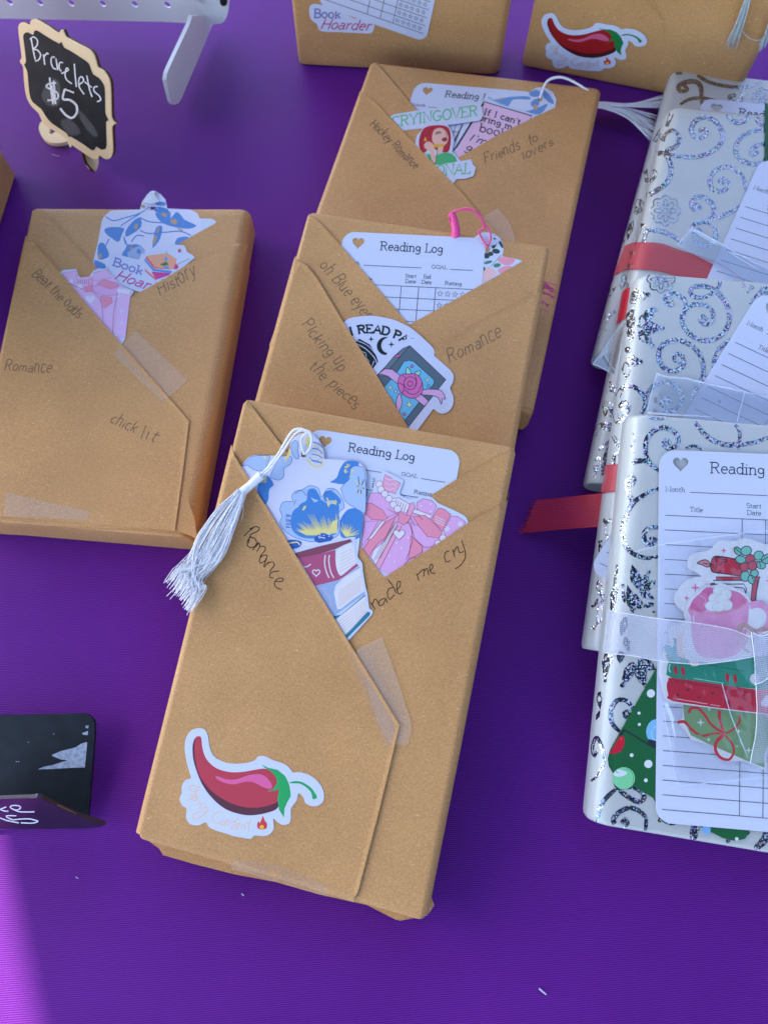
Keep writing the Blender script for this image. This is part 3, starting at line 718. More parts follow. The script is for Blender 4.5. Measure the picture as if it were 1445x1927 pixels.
# --- E, F : packages standing upright at the back
def upright(u0, v0, u1, v1, th, h, name, label, seed, lean=.0, zb=.001):
    bl, br = P(u0, v0, zb), P(u1, v1, zb); d = (br-bl).normalized(); nrm = Vector((d.y, -d.x, 0)); up = (Vector((0, 0, 1)) - nrm*lean).normalized()
    return Body('wrapped_package', label, 'package', [bl+up*h, br+up*h, br, bl], th, .003, .007, KRAFT, seed, group=GB, base=(bl+br)/2 - Vector((0, 0, zb)))
Eb = upright(560, 122, 942, 143, .03, .2, 'E', 'brown package standing at the back with a Book Hoarder sticker', 23, .04)
Fb = upright(978, 124, 1380, 203, .03, .2, 'F', 'brown package standing at the back with a Spicy Content chili sticker', 29, .02)
a = Art(Fb, Fb.root, .0003); a.new('fold_line')
for s_l in ([1215, -30, 1240, 25, 1247, 38, 1247, 62], [1200, -20, 1244, 34], [1230, 133, 1225, 172]):
    a.line([(s_l[i], s_l[i+1]) for i in range(0, len(s_l), 2)], 1.6, KRAFT)
a.done()
# --- G : package at the left edge, standing
g1, g2 = P(32, 325, 0), P(0, 428, 0); gd = (g2-g1).normalized(); gn = Vector((gd.y, -gd.x, 0)); gn = gn if gn.x > 0 else -gn
G_ = Body('wrapped_package', 'plain brown package standing at the left edge, cut off by the frame', 'package', [g1+Vector((0, 0, .14)), g2+Vector((0, 0, .14))+gd*.1, g2+gd*.1, g1], .12, .003, .003, KRAFT, 31, group=GB, base=g1)
gp = Plane(g1+gn*.0008, gn); a = Art(gp, G_.root, 0); a.new('flap'); a.sheet([(30, 326), (-60, 328), (-60, 520), (-3, 432)], KRAFT, .0004); a.done()

# ================================================================ things in front package
log_card(A, [(583, 806), (868, 850), (773, 1400), (488, 1355)], .0001, 'reading log card tucked in the front brown package behind the blue flower bookmark')
LB = ink(165, 190, 242); MB = ink(70, 130, 214); DB = ink(45, 95, 185); GO = ink(226, 214, 150, .35, .6); LAV = ink(204, 210, 250); LIN = ink(62, 112, 190)
# bookmark with blue flowers and white tassel
zk = z5(440, 790)
ol = zk(80,450, 105,400, 150,355, 200,338, 330,340, 500,350) + zk(530,330, 535,240, 560,185, 610,145, 680,122, 750,150, 805,200, 840,270, 850,330, 852,372, 1000,382, 1130,390, 1190,415, 1232,460, 1250,520, 1240,700, 1215,900, 1190,1100, 1165,1290, 1150,1480, 900,1500, 640,1500, 440,1200, 300,1000, 120,700, 40,520)
k = sticker(A, .00137, ol, 'bookmark', 'blue and gold flowered bookmark with a white tassel in the front package', True, .00012, LAV, [zk(640,303, 685,308, 685,358, 640,354)], 'bookmark')
k.new('print')
pet = zk(560,770, 470,780, 440,850, 460,910, 440,970, 480,1040, 560,1100, 680,1140, 760,1150, 900,1130, 980,1090, 1005,1000, 990,880, 1040,830, 1020,740, 960,660, 880,655, 830,730, 800,650, 720,625, 650,660, 580,680, 550,730)
k.fill(sm(pet, True, 4), LB); k.line(sm(pet, True, 4), 1.1, LIN, closed=True)
k.fill(sm(zk(600,830, 560,870, 540,960, 570,1060, 700,1120, 960,1080, 990,900, 985,790, 900,800, 820,755, 760,780, 700,680, 690,760, 640,790), True, 3), MB)
k.fill(sm(zk(700,670, 760,650, 800,700, 820,760, 740,740), True, 3), MB)
k.fill(sm(zk(850,700, 900,670, 960,700, 1010,760, 990,800, 930,760, 860,770), True, 3), MB)
k.fill(sm(zk(1060,860, 1140,835, 1210,870, 1190,1110, 1030,1115, 1000,1050, 1000,960), True, 3), MB)
k.fill(sm(zk(910,590, 970,550, 1000,470, 1050,400, 1120,390, 1180,420, 1100,560, 1040,610, 950,600), True, 3), MB)
p2 = sm(zk(1100,470, 1160,440, 1235,500, 1240,860, 1190,860, 1120,820, 1050,770, 1020,680, 1010,650, 1050,600, 1090,560), True, 3); k.fill(p2, LB); k.line(p2, 1, LIN, closed=True)
p2 = sm(zk(85,445, 150,370, 210,345, 340,345, 330,400, 290,480, 210,480, 160,450, 130,430), True, 3); k.fill(p2, LB); k.line(p2, 1, LIN, closed=True)
p2 = sm(zk(350,530, 420,400, 460,350, 548,352, 540,420, 480,460, 475,540, 430,572, 380,560), True, 3); k.fill(p2, LB); k.line(p2, 1, LIN, closed=True)
k.fill(sm(zk(250,560, 320,530, 360,570, 380,620, 340,660, 330,760, 290,800, 230,700), True, 3), MB)
p2 = sm(zk(545,250, 580,200, 610,230, 605,300, 620,350, 600,375, 560,340), True, 3); k.fill(p2, LB); k.line(p2, 1, LIN, closed=True)
for i in range(7):
    y0 = 200 + i*28; k.line(zk(745+i*-2, y0+18, 800, y0+30, 838, y0+70 if y0 < 300 else y0+60), 1.6, GO if i % 2 else LIN, smooth=3)
k.line(zk(690,370, 740,430, 800,450, 845,410), 3.2, GO, smooth=4); k.line(zk(715,355, 760,400, 835,405), 1, LIN, smooth=4)
k.fill(zk(285,350, 325,350, 310,372, 298,375), GO); k.fill(zk(480,360, 500,350, 530,270, 540,330, 505,380, 490,410), GO); k.fill(zk(678,170, 720,165, 715,250, 690,270), GO)
rr = random.Random(4)
for i in range(34):
    f = i/33; bx, by = 690+f*280, 1085+12*math.sin(f*3)-f*20; an = math.radians(205+f*75) if f < .62 else math.radians(250+(f-.62)*60)
    ln_ = rr.uniform(90, 190)*(1.25 if .3 < f < .6 else 1); k.line(zk(bx, by, bx+math.cos(an)*ln_*.5, by+math.sin(an)*ln_*.5, bx+math.cos(an)*ln_, by+math.sin(an)*ln_), 2.6, GO, w1=.4)
k.fill(zk(930,960, 985,940, 965,1040, 900,1060, 915,1010), GO)
for i in range(14):
    an = math.radians(235+i*9); k.line(zk(1060, 1100, 1060+math.cos(an)*rr.uniform(90, 150), 1100+math.sin(an)*rr.uniform(90, 150)), 2.6, GO, w1=.5)
for i in range(12):
    an = math.radians(i*30+10); k.line(zk(1190+18*math.cos(an), 640+22*math.sin(an), 1190+rr.uniform(30, 62)*math.cos(an), 640+rr.uniform(50, 110)*math.sin(an)), 1.6, GO if i % 2 else DB)
for i in range(12): k.line(zk(*(lambda x, y: (x, y, x+rr.uniform(10, 30), y-rr.uniform(8, 22)))(rr.uniform(1040, 1120), rr.uniform(430, 570))), 2, GO)
for i in range(8): k.line(zk(*(lambda x, y: (x, y, x+rr.uniform(-15, 15), y+rr.uniform(14, 40)))(rr.uniform(865, 960), rr.uniform(735, 790))), 2.6, GO)
for i in range(9): k.line(zk(*(lambda x, y: (x, y, x+rr.uniform(10, 25), y-rr.uniform(-8, 15)))(rr.uniform(590, 670), rr.uniform(820, 850))), 2, GO)
for i in range(10): k.line(zk(*(lambda y: (495, y, 540, y+rr.uniform(-10, 25)))(890+i*14)), 1, DB)
k.fill(sm(zk(760,1120, 830,1070, 900,1085, 940,1110, 900,1150, 800,1160), True, 3), DB)
for i in range(14): k.fill(ell(*zk(rr.uniform(790, 915), rr.uniform(1075, 1120))[0], 1.6, 1.0, 20, 7), LAV)
k.fill(sm(zk(500,1150, 560,1130, 640,1150, 620,1200, 540,1215), True, 3), DB); k.line(zk(520,1165, 600,1155, 625,1180), 2.4, GO, smooth=3)
for i in range(6): k.line(zk(240+i*14, 600, 270+i*8, 560-i*6), 1.2, GO)
for q in (zk(580,700, 640,670, 690,720), zk(590,760, 570,800), zk(850,720, 880,680, 950,665), zk(1040,900, 1010,960, 1005,1040)): k.line(q, 1, LIN, smooth=3)
k.done()
# cord and tassel
kr = k.root; up = lambda u, v, h: A.at(u, v, h, True)
cordp = lambda dx, dy: [up(*zk(a_+dx, b_+dy)[0], h_) for a_, b_, h_ in ((665, 330, .0012), (650, 270, .003), (655, 190, .005), (700, 150, .006), (655, 118, .007), (590, 130, .0075), (540, 180, .007), (490, 260, .0065), (420, 370, .0055), (350, 455, .005), (260, 545, .005))]
V, F = twist(cordp(0, 0), .0004, .0026, 2, .00038); mkobj('cord', V, F, THREAD, None, kr, True)
c2 = [up(*zk(a_, b_)[0], h_) for a_, b_, h_ in ((670, 330, .0012), (725, 280, .003), (745, 200, .005), (730, 145, .0068), (660, 132, .0075), (600, 165, .0072), (560, 215, .007), (500, 300, .0065), (440, 380, .0055), (370, 465, .005), (275, 555, .005))]
V, F = twist(c2, .0004, .0026, 2, .00038); mkobj('cord', V, F, THREAD, None, kr, True)
hx = [up(*q, .0045) for q in zk(275,540, 215,590, 165,640, 100,690)]
V, F = tube([sm([tuple(q) for q in hx], False, 4)], .0024, 14, .85); mkobj('tassel_head', V, F, THREAD, None, kr, True)
wr = []
for i in range(7):
    q0, q1 = hx[2].lerp(hx[3], .2+i*.13), (hx[3]-hx[2]).normalized(); aa = q1.cross(Vector((0, 0, 1))).normalized(); bb = q1.cross(aa)
    wr.append([q0 + (aa*math.cos(t*.52)+bb*math.sin(t*.52))*.00215 for t in range(13)])
V, F = tube(wr, .0003, 5); mkobj('binding', V, F, THREAD, None, kr, True)
rr = random.Random(9); paths = []
N1 = hx[3]
for i in range(180):
    f = rr.random(); g = rr.uniform(-1, 1)
    s0 = up(460+rr.uniform(-4, 4)+g*3.5, 928+g*4.5, .0035+rr.uniform(0, .003))
    m1 = up(432+g*17, 975+g*15, .0045+rr.uniform(-.0015, .003))
    m2 = (396+g*24, 1038+g*18); m3 = (366+g*9+(f-.5)*30, 1080+g*6+(f-.5)*24); l_ = rr.uniform(-24, 7); e = (316+f*46+g*7-l_*.5, 1096+f*54+l_*.85-(1-f)*6)
    z2 = A.at(*m2, .004, True).z
    q = [s0, m1, up(m2[0]+rr.uniform(-3, 3), m2[1]+rr.uniform(-3, 3), .0025+rr.uniform(0, .004)), up(m3[0]+rr.uniform(-3, 3), m3[1]+rr.uniform(-3, 3), .0015+rr.uniform(0, .005)), P(e[0]+15, e[1]-22, .051+rr.uniform(0, .003)), P(*e, .046+rr.uniform(0, .005))]
    paths.append(sm([tuple(x) for x in q], False, 4))
q = [up(460, 945, .003), up(458, 975, .002), up(445, 1000, .0018), up(415, 1020, .0015), up(400, 1030, .0016)]; paths.append(sm([tuple(x) for x in q], False, 4))
for e in ((308, 1097), (314, 1122), (320, 1128), (352, 1158)):
    q = [P(385, 1050, .052), P((380+e[0])/2+6, (1050+e[1])/2-4, .05), P(*e, .045)]; paths.append(sm([tuple(x) for x in q], False, 4))
V, F = tube(paths, .00019, 4, .8); o = mkobj('tassel_strands', V, F, THREAD, None, kr, True); o['kind'] = 'stuff'

# pink gift books sticker (A), between flaps
zp = z5(660, 870)
PK = ink(226, 158, 205); LIL = ink(212, 164, 228); HP = ink(224, 140, 178); BR = ink(150, 86, 110); WP = ink(214, 214, 244); PL = ink(230, 170, 196)
ol = sm(zp(85,800, 120,470, 150,350, 200,290, 235,170, 290,95, 330,88, 480,165, 490,200, 460,300, 560,350, 620,340, 660,318, 760,330, 820,385, 920,430, 1060,500, 1100,555, 1098,610, 900,760), False, 3) + zp(560,1000, 420,1150, 250,1050)
k = sticker(A, .0006, ol, 'sticker', 'pink sticker of a row of books tied with a bow, in the front package', True)
k.new('print')
k.fill(zp(140,400, 200,290, 400,360, 560,420, 700,480, 880,700, 700,900, 560,1000, 400,1100, 280,1020, 100,800, 125,500), LIL)
for pp, m_ in ((zp(320,115, 470,200, 420,300, 290,260), PK), (zp(140,400, 190,290, 260,290, 330,320, 400,400, 450,480, 340,520, 250,450), LIL), (zp(125,400, 190,385, 300,450, 350,530, 300,548, 200,540, 130,480), HP),
    (zp(100,790, 130,560, 260,555, 180,700), LIL), (zp(620,380, 680,345, 760,360, 805,410, 760,540, 620,440), LIL), (zp(760,540, 820,430, 870,440, 940,490, 860,650), HP), (zp(870,640, 945,505, 1000,510, 1075,560, 1060,640, 900,720), LIL),
    (zp(600,440, 760,500, 740,530, 580,475), WP), (zp(580,510, 700,500, 800,590, 860,660, 830,715, 720,700, 640,600), HP), (zp(560,560, 640,600, 720,700, 830,715, 760,800, 690,800, 600,720), LIL),
    (zp(560,690, 670,790, 670,850, 540,920, 560,800), HP), (zp(110,830, 200,700, 340,560, 440,500, 400,560, 340,700, 250,770, 190,850, 170,900), HP),
    (zp(190,900, 220,820, 320,740, 430,560, 440,590, 240,960), WP), (zp(440,600, 480,600, 270,1010, 235,970), PK), (zp(160,730, 290,560, 330,550, 200,720), WP), (zp(330,350, 450,335, 560,400, 520,480, 470,460, 400,400), WP),
    (zp(555,390, 590,380, 605,420, 530,580, 510,570), PK), (zp(455,465, 520,500, 570,500, 540,560, 500,590, 445,560), HP)):
    k.fill(pp, m_); k.line(pp, 1.1, BR, closed=True)
for i in range(5): k.line(zp(430+i*22, 350+i*12, 420+i*20, 420+i*12), 1, BR)
for i in range(4): k.line(zp(215+i*22, 930-i*10, 400+i*14, 560), .8, BR)
for cx, cy in ((268, 208), (285, 258), (320, 300), (360, 345), (400, 400), (440, 440), (865, 715), (820, 765)): k.fill(ell(*zp(cx, cy)[0], 6.4), WP); k.line(ell(*zp(cx, cy)[0], 6.4), .9, BR, closed=True)
for i in range(3): k.line(zp(325, 150+i*45, 370, 170+i*45, 400, 160+i*45, 440, 205+i*40), 1.2, WP, smooth=4)
hh = heart(*zp(455, 678)[0], 11); k.fill(hh, WP); k.line(hh, 1, BR, closed=True)
for q in (zp(540,560, 570,640, 575,760, 520,920), zp(345,440, 420,480, 450,500), zp(560,520, 600,600), zp(670,790, 672,850), zp(500,970, 560,905, 630,895), zp(640,510, 680,545)): k.line(q, 1.1, BR, smooth=4)
for cx, cy in ((365, 880), (475, 810), (415, 935), (540, 710), (345, 1055), (660, 412), (752, 395), (752, 465), (430, 760)): k.fill(ell(*zp(cx, cy)[0], 1.8), WP)
for cx, cy in ((905, 630), (1030, 585)):
    for j in range(6): k.line([zp(cx, cy)[0], zp(cx+30*math.cos(j*1.05), cy+30*math.sin(j*1.05))[0]], 2.4, WP)
for i in range(3): k.line(zp(790, 510+i*24, 880, 550+i*24), 1.4, WP)
k.done()

# stack-of-books sticker over bookmark
zq = z5(520, 990)
ol = sm(zq(100,235, 400,165, 720,105, 742,130, 745,200, 770,300, 812,350, 815,420, 845,590, 860,640, 875,770, 900,790, 908,820, 860,880, 680,1078), False, 2) + zq(560,1000, 250,500)
k = sticker(A, .00155, ol, 'sticker', 'sticker of stacked maroon, blue and teal books over the flowered bookmark', True)
MA = ink(168, 82, 128); MD = ink(128, 72, 98); BL = ink(146, 170, 224); TE = ink(45, 120, 150); PG = ink(214, 216, 238); LN = ink(206, 178, 196)
k.new('print')
k.fill(zq(160,262, 400,195, 700,125, 718,150, 640,180, 560,220, 420,262, 215,305), MD); k.fill(zq(215,305, 420,262, 560,225, 560,300, 600,465, 760,355, 775,375, 640,480, 590,510, 370,565), MA)
k.fill(sm(zq(560,300, 575,235, 620,205, 715,168, 740,300, 745,355, 640,450, 600,465, 570,400), True, 3), PG)
k.fill(zq(370,565, 600,510, 780,380, 790,395, 640,480, 560,560, 545,620, 580,790, 830,618, 838,640, 600,810, 540,850), BL)
k.fill(zq(570,560, 640,490, 790,395, 825,610, 610,780, 575,780, 548,640), PG)
k.fill(zq(540,845, 610,835, 838,645, 842,655, 600,850, 555,880), TE); k.fill(zq(560,880, 840,660, 862,790, 650,1020), PG)
k.fill(sm(zq(650,1030, 720,960, 860,805, 885,815, 880,840, 670,1052), False, 1), TE)
for i in range(6): k.line(zq(600, 270+i*32, 722+i*3, 215+i*28), .9, LN)
for i in range(8): k.line(zq(590, 620+i*20, 800, 470+i*18), .9, LN)
for i in range(6): k.line(zq(600+i*10, 895+i*25, 850, 695+i*24), .9, LN)
k.line(zq(465,275, 458,350, 475,430, 500,490), 2.2, PG, smooth=3); k.line(zq(505,275, 497,330, 515,430, 545,490), 2.2, PG, smooth=3)
k.line(heart(*zq(380, 440)[0], 7), 2, PG, closed=True); k.line(zq(245,385, 290,385, 330,360), 2, PG, smooth=3)
k.line(zq(390,600, 450,585, 465,630, 505,660, 515,770, 490,775), 1.4, LN); k.done()

# chili stickers
def chili(surf, fn, off, label, sc=1.0, red=(178, 62, 84), dark=(88, 50, 68), green=(42, 160, 100), hi=(212, 98, 165), tan=(226, 192, 168)):
    g = lambda *c: fn([(c[i], c[i+1]) for i in range(0, len(c), 2)])
    ol = sm(g(235,95, 290,110, 320,170, 335,270, 370,350, 440,400, 530,425, 650,425, 750,400, 790,360, 850,358, 930,395, 1020,425, 1080,465, 1115,510, 1180,508, 1280,540, 1360,610, 1400,690, 1400,770, 1360,815, 1290,825, 1230,795, 1210,740, 1165,705, 1150,770, 1095,850, 1095,930, 1080,985, 1020,1000, 970,975, 930,940, 935,1030, 900,1085, 840,1105, 755,1100, 720,1130, 640,1120, 560,1105, 500,1085, 400,1055, 330,1020, 300,975, 230,1005, 150,990, 115,930, 120,850, 80,820, 55,760, 75,700, 75,640, 110,580, 160,560, 130,450, 105,320, 110,200, 160,120), True, 3)
    k = sticker(surf, off, ol, 'sticker', label, False, group='red chili stickers reading Spicy Content')
    k.new('chili')
    k.fill(sm(g(205,185, 240,172, 258,190, 270,290, 310,390, 400,470, 520,505, 640,505, 760,485, 860,475, 930,520, 975,600, 990,700, 975,835, 880,885, 740,910, 620,900, 480,850, 360,750, 260,610, 190,420, 175,290, 185,220), True, 4), ink(*dark))
    k.fill(sm(g(205,185, 240,172, 258,190, 270,290, 310,390, 400,470, 520,505, 640,505, 760,485, 860,475, 930,520, 975,600, 985,700, 968,780, 880,820, 760,840, 620,825, 480,770, 350,680, 250,550, 205,400, 195,280), True, 4), ink(*red))
    k.fill(sm(g(390,550, 420,548, 500,575, 600,570, 700,535, 800,525, 860,550, 910,610, 918,655, 880,662, 820,640, 740,600, 660,598, 560,622, 470,605, 410,575), True, 4), ink(*hi)); k.done()
    k.new('stem')
    k.fill(g(820,432, 880,465, 970,485, 1040,540, 1075,610, 1085,650, 1095,730, 1060,790, 1035,850, 1030,930, 985,860, 968,760, 985,660, 950,680, 870,692, 930,665, 965,610, 960,560, 910,500, 850,465), ink(*green))
    k.fill(sm(g(1078,608, 1130,590, 1200,600, 1280,650, 1325,710, 1340,745, 1300,760, 1285,700, 1240,650, 1180,615, 1120,612), True, 3), ink(*green)); k.done()
    k.new('lettering'); t = ink(*tan); w = 2.0*sc
    for s_l in ([205,635, 160,635, 140,665, 190,690, 225,680, 250,650, 225,640, 205,690, 215,715, 170,720, 150,710], [120,775, 160,755, 215,745], [160,755, 190,735, 220,745, 210,770, 180,775], [225,815, 245,775], [262,760, 264,764], [290,795, 260,800, 245,835, 265,845], [285,860, 290,830, 325,860, 290,895, 240,935, 190,940, 185,905, 230,880, 300,880],
        [470,880, 420,880, 370,910, 370,955, 400,985, 430,990], [470,965, 440,970, 440,1000, 470,1000, 480,970], [480,1000, 490,960, 510,960, 505,1010], [600,930, 560,1000, 540,1040, 570,1035], [530,970, 590,965], [585,1010, 610,1010, 615,985, 590,990, 585,1030, 610,1035], [630,1045, 640,1000, 665,1010, 660,1045], [720,940, 700,1010, 700,1055], [670,985, 725,980]):
        k.line(g(*s_l), w, t, smooth=4)
    k.done(); k.new('flame')
    k.fill(sm(g(835,915, 850,960, 870,985, 868,1030, 825,1045, 785,1030, 780,990, 795,965, 805,985, 820,950), True, 2), ink(200, 60, 70)); k.fill(sm(g(825,1000, 845,1015, 835,1040, 810,1035, 800,1015), True, 2), ink(240, 180, 80)); k.done()
    return k.root
chili(A, lambda p: [(330+x/5, 1350+y/5) for x, y in p],   .00205, 'Spicy Content chili sticker at the bottom of the front package')
fa = affine([(240, 172), (1325, 750), (1030, 930)], [(1010+130/5, 165/5), (1010+978/5, 390/5), (1010+795/5, 520/5)])
chili(Fb, fa, .0003, 'Spicy Content chili sticker on the upright package at the back', .75, (150, 8, 28), (75, 10, 20), (10, 118, 62), (196, 90, 140), (196, 170, 165))

# ================================================================ things in middle package (B)
log_card(B, [(645, 436), (914, 449), (866, 1003), (597, 990)], .00016, 'reading log card with star ratings in the package marked oh Blue eyes')
zf = lambda *c: Z(850, 380, 6.02, *c)
ol = sm(zf(260,400, 330,355, 420,350, 500,380, 560,440, 585,520, 570,615), False, 3) + zf(700,640, 790,665, 800,700, 500,900, 300,960, 200,900)
k = sticker(B, .00003, ol, 'bookmark', 'pink and green flowered bookmark with a pink cord', True, .00008, WHITE, [zf(385,510, 430,520, 425,575, 380,570)], 'bookmark')
k.new('print'); PF = ink(222, 150, 180); PF2 = ink(235, 180, 195); GR = ink(70, 130, 120); DG = ink(48, 66, 62)
k.fill(sm(zf(515,660, 580,620, 690,640, 715,670, 640,720, 560,700), True, 3), PF); k.fill(sm(zf(350,760, 430,740, 500,790, 480,830, 340,920), True, 3), PF2); k.fill(sm(zf(520,770, 600,730, 680,735, 560,810), True, 3), PF)
for e in ((410, 685, 50, 18, -15), (510, 720, 42, 24, -10), (365, 760, 14, 24, 0), (395, 610, 34, 34, 30), (475, 470, 30, 60, 8), (500, 560, 45, 28, 10), (440, 590, 30, 24, 0), (555, 480, 16, 50, -25)):
    k.fill(ell(*zf(e[0], e[1])[0], e[2]/6, e[3]/6, e[4], 14), GR if e[1] > 650 else DG)
k.line(zf(440,730, 560,600), 1, GR); k.done()
loop = [B.at(*zf(a_, b_)[0], h_, True) for a_, b_, h_ in ((400, 520, .0012), (330, 430, .002), (300, 370, .0035), (350, 350, .0045), (330, 270, .006), (270, 190, .007), (180, 165, .007), (60, 160, .006), (-25, 190, .005), (-30, 260, .004))]
V, F = twist(loop, .00036, .0024, 2, .00034); mkobj('cord', V, F, PINKT, None, k.root, True)
loop = [B.at(*zf(a_, b_)[0], h_, True) for a_, b_, h_ in ((400, 525, .0012), (435, 450, .002), (420, 370, .0035), (370, 320, .005), (310, 250, .006), (240, 185, .0075), (150, 158, .0078), (40, 170, .006), (-10, 190, .005))]
V, F = twist(loop, .00036, .0024, 2, .00034); mkobj('cord', V, F, PINKT, None, k.root, True)
q = [B.at(*zf(a_, b_)[0], h_, True) for a_, b_, h_ in ((-10, 180, .004), (20, 240, .003), (45, 340, .001), (30, 400, -.003))]
V, F = tube([sm([tuple(x) for x in q], False, 4)], .0022, 12, 1.25); mkobj('tassel_head', V, F, PINKT, None, k.root, True)
rr = random.Random(3); paths = []
for (x, y, n_) in ((1100, 805, 3), (1130, 850, 6), (1150, 880, 6), (1150, 950, 7), (1110, 1045, 4), (1095, 1120, 2)):
    for i in range(n_):
        x0, y0 = x-120, y-18+rr.uniform(-14, 14); L_ = rr.uniform(20, 80) + (100 if y == 805 and i == 0 else 0); paths.append([B.at(*zf(x0, y0)[0], -.010, True), B.at(*zf(x, y+rr.uniform(-14, 14))[0], -.012, True), B.at(*zf(x+L_, y+12+rr.uniform(-12, 16))[0], -.015+rr.uniform(0, .002), True)])
V, F = tube(paths, .00030, 4); o = mkobj('tassel_strands', V, F, PINKT, None, k.root, True); o['kind'] = 'stuff'

zi = z5(630, 570)
ol = sm(zi(75,235, 90,190, 140,155, 220,140, 350,130, 480,150, 560,170, 680,225, 760,280, 850,360, 910,420, 935,465, 930,510), False, 3) + zi(850,600, 600,800, 300,700)
k = sticker(B, .00127, ol, 'sticker', 'round black and white sticker reading I READ PAST', True)
k.new('lettering'); BK = ink(22, 36, 42)
def arct(a, s, cx, cy, r, a0, a1, h, w):
    adv = sum(GL[c][0] for c in s); x = 0
    for c in s:
        wd, st, sr = GL[c]
        def f(q):
            t = math.radians(a0 + (a1-a0)*(x+q[0])/adv); R = r + q[1]*h; return (cx + R*math.cos(t), cy + R*math.sin(t))
        for kk in st: a.line([f(q) for q in kk], w, BK)
        for q in sr: a.line([f((q[0]-.12, q[1])), f((q[0]+.12, q[1]))], w*.8, BK)
        x += wd
arct(k, 'I READ PAST', *zi(325, 895)[0], 121, -107, -43, 14.5, 3.9); k.done(); k.new('print')
k.fill(zi(180,395, 230,345, 330,400, 390,500, 412,560, 340,650, 250,520), BK); k.line(zi(190,385, 290,440, 370,520, 400,590), 1.4, WHITE, smooth=3); k.line(zi(215,365, 310,410, 385,490, 410,560), 1.2, WHITE, smooth=3)
k.line(zi(225,455, 290,480, 300,530, 325,560, 300,590), 1.3, WHITE); k.line(zi(370,555, 335,640), 1.3, WHITE)
k.fill(zi(495,338)+ell(*zi(480, 415)[0], 17, 17, 0, 14, -80, -300)[0:]+ [p for p in ell(*zi(500, 410)[0], 12.5, 14, 0, 14, -260, -110)], BK)
k.fill(spark(*zi(342, 350)[0], 6), BK); k.fill(spark(*zi(532, 400)[0], 6.5), BK); k.done()

ol = sm(zi(345,645, 480,500, 580,390, 680,350, 740,350, 790,385, 940,515, 1050,610, 1112,680, 1110,750, 1080,815, 1110,880, 1110,970, 1060,1035, 1000,1050, 950,1025, 925,1005), False, 2) + zi(780,1200, 640,1330, 500,1100)
k = sticker(B, .00145, ol, 'sticker', 'sticker of a grey and blue gift book with a pink rose and ribbon', True)
k.new('print'); GB_ = ink(84, 104, 128); SB = ink(104, 184, 236); RO = ink(208, 110, 190); RB = ink(208, 166, 226); OL = ink(40, 42, 60); CR = ink(240, 232, 205); MT = ink(150, 210, 210)
def fo(pts, m_, w=1.3): k.fill(pts, m_); k.line(pts, w, OL, closed=True)
fo(zi(390,700, 580,500, 640,440, 705,412, 1042,730, 690,1180, 380,760), GB_)
fo(zi(705,412, 520,625, 470,700, 400,700, 560,510, 640,440), ink(100, 118, 140)); fo(zi(550,515, 610,490, 620,510, 570,525), RO)
fo(zi(700,550, 740,560, 930,730, 930,770, 660,1110, 630,1080, 460,810, 600,640, 650,560), SB)
fo(zi(410,680, 470,630, 540,635, 600,680, 880,930, 840,980, 740,900, 590,770, 500,700, 440,680), RB)
fo(sm(zi(610,860, 585,900, 575,980, 600,1035, 630,960, 625,900), True, 3), RB); fo(sm(zi(820,830, 900,820, 990,830, 1025,870, 1038,915, 1010,910, 1000,965, 970,900, 900,880, 820,870), True, 3), RB)
fo(sm(zi(680,612, 715,660, 705,690, 668,670), True, 3), MT); fo(sm(zi(750,665, 805,648, 795,690, 775,690), True, 3), MT)
fo(sm(zi(600,720, 640,680, 700,680, 750,675, 800,710, 825,780, 820,850, 760,900, 690,900, 620,850, 595,790), True, 3), RO)
for q in (ell(*zi(708, 765)[0], 12), ell(*zi(708, 770)[0], 5)): k.line(q, 1.3, OL, closed=True)
for q in (zi(600,760, 650,790, 640,850), zi(820,760, 790,840, 740,870, 680,855), zi(640,690, 665,720, 650,750), zi(750,690, 770,740, 750,790), zi(690,850, 650,830, 630,870)): k.line(q, 1.2, OL, smooth=3)
for cx, cy, r_ in ((870, 735, 6), (520, 805, 6), (700, 965, 8), (535, 920, 5)): q = spark(*zi(cx, cy)[0], r_); k.fill(q, CR); k.line(q, 1, OL, closed=True)
for cx, cy, m_ in ((725, 605, RO), (652, 1055, RO), (880, 792, SB), (572, 843, WHITE)): q = ell(*zi(cx, cy)[0], 2.8); k.fill(q, m_); k.line(q, 1, OL, closed=True)
k.done()

# ================================================================ things in far package (C)
log_card(C, [(783, 155), (1008, 174), (878, 575), (652, 552)], .00005, 'reading log card in the far brown package, behind the CRYINGOVER sticker', pxw=1.1)
zg = z5(730, 140)
ol = sm(zg(850,270, 930,215, 1010,170, 1080,160, 1180,180, 1310,205), False, 2) + zg(1340,160, 1400,125, 1480,130, 1550,170, 1582,240, 1570,320, 1500,350, 1380,400, 1000,640, 800,500)
k = sticker(C, .00022, ol, 'bookmark', 'blue and white flowered bookmark with a white tassel in the far package', True, .0001, WHITE, [ell(*zg(1425, 240)[0], 4.5, 4.5, 0, 8)], 'bookmark')
k.new('print'); B2 = ink(98, 142, 214); B3 = ink(126, 166, 226)
for q in (zg(945,215, 1000,240, 1150,215, 1310,210, 1330,240, 1180,240, 1130,300, 1060,280), zg(1330,170, 1400,150, 1440,200, 1380,215, 1335,205), zg(1230,330, 1300,350, 1420,310, 1500,280, 1440,370, 1360,375), zg(1340,270, 1400,230, 1420,290, 1360,310), zg(1450,140, 1520,200, 1560,280, 1500,260, 1440,180)): k.fill(sm(q, True, 3), B2)
k.line(zg(940,220, 1100,300, 1260,350), 3, B3, smooth=4); k.fill(ell(*zg(1385, 310)[0], 4, 5), ink(190, 150, 120)); k.fill(ell(*zg(1055, 235)[0], 3, 2), ink(190, 150, 120)); k.done()
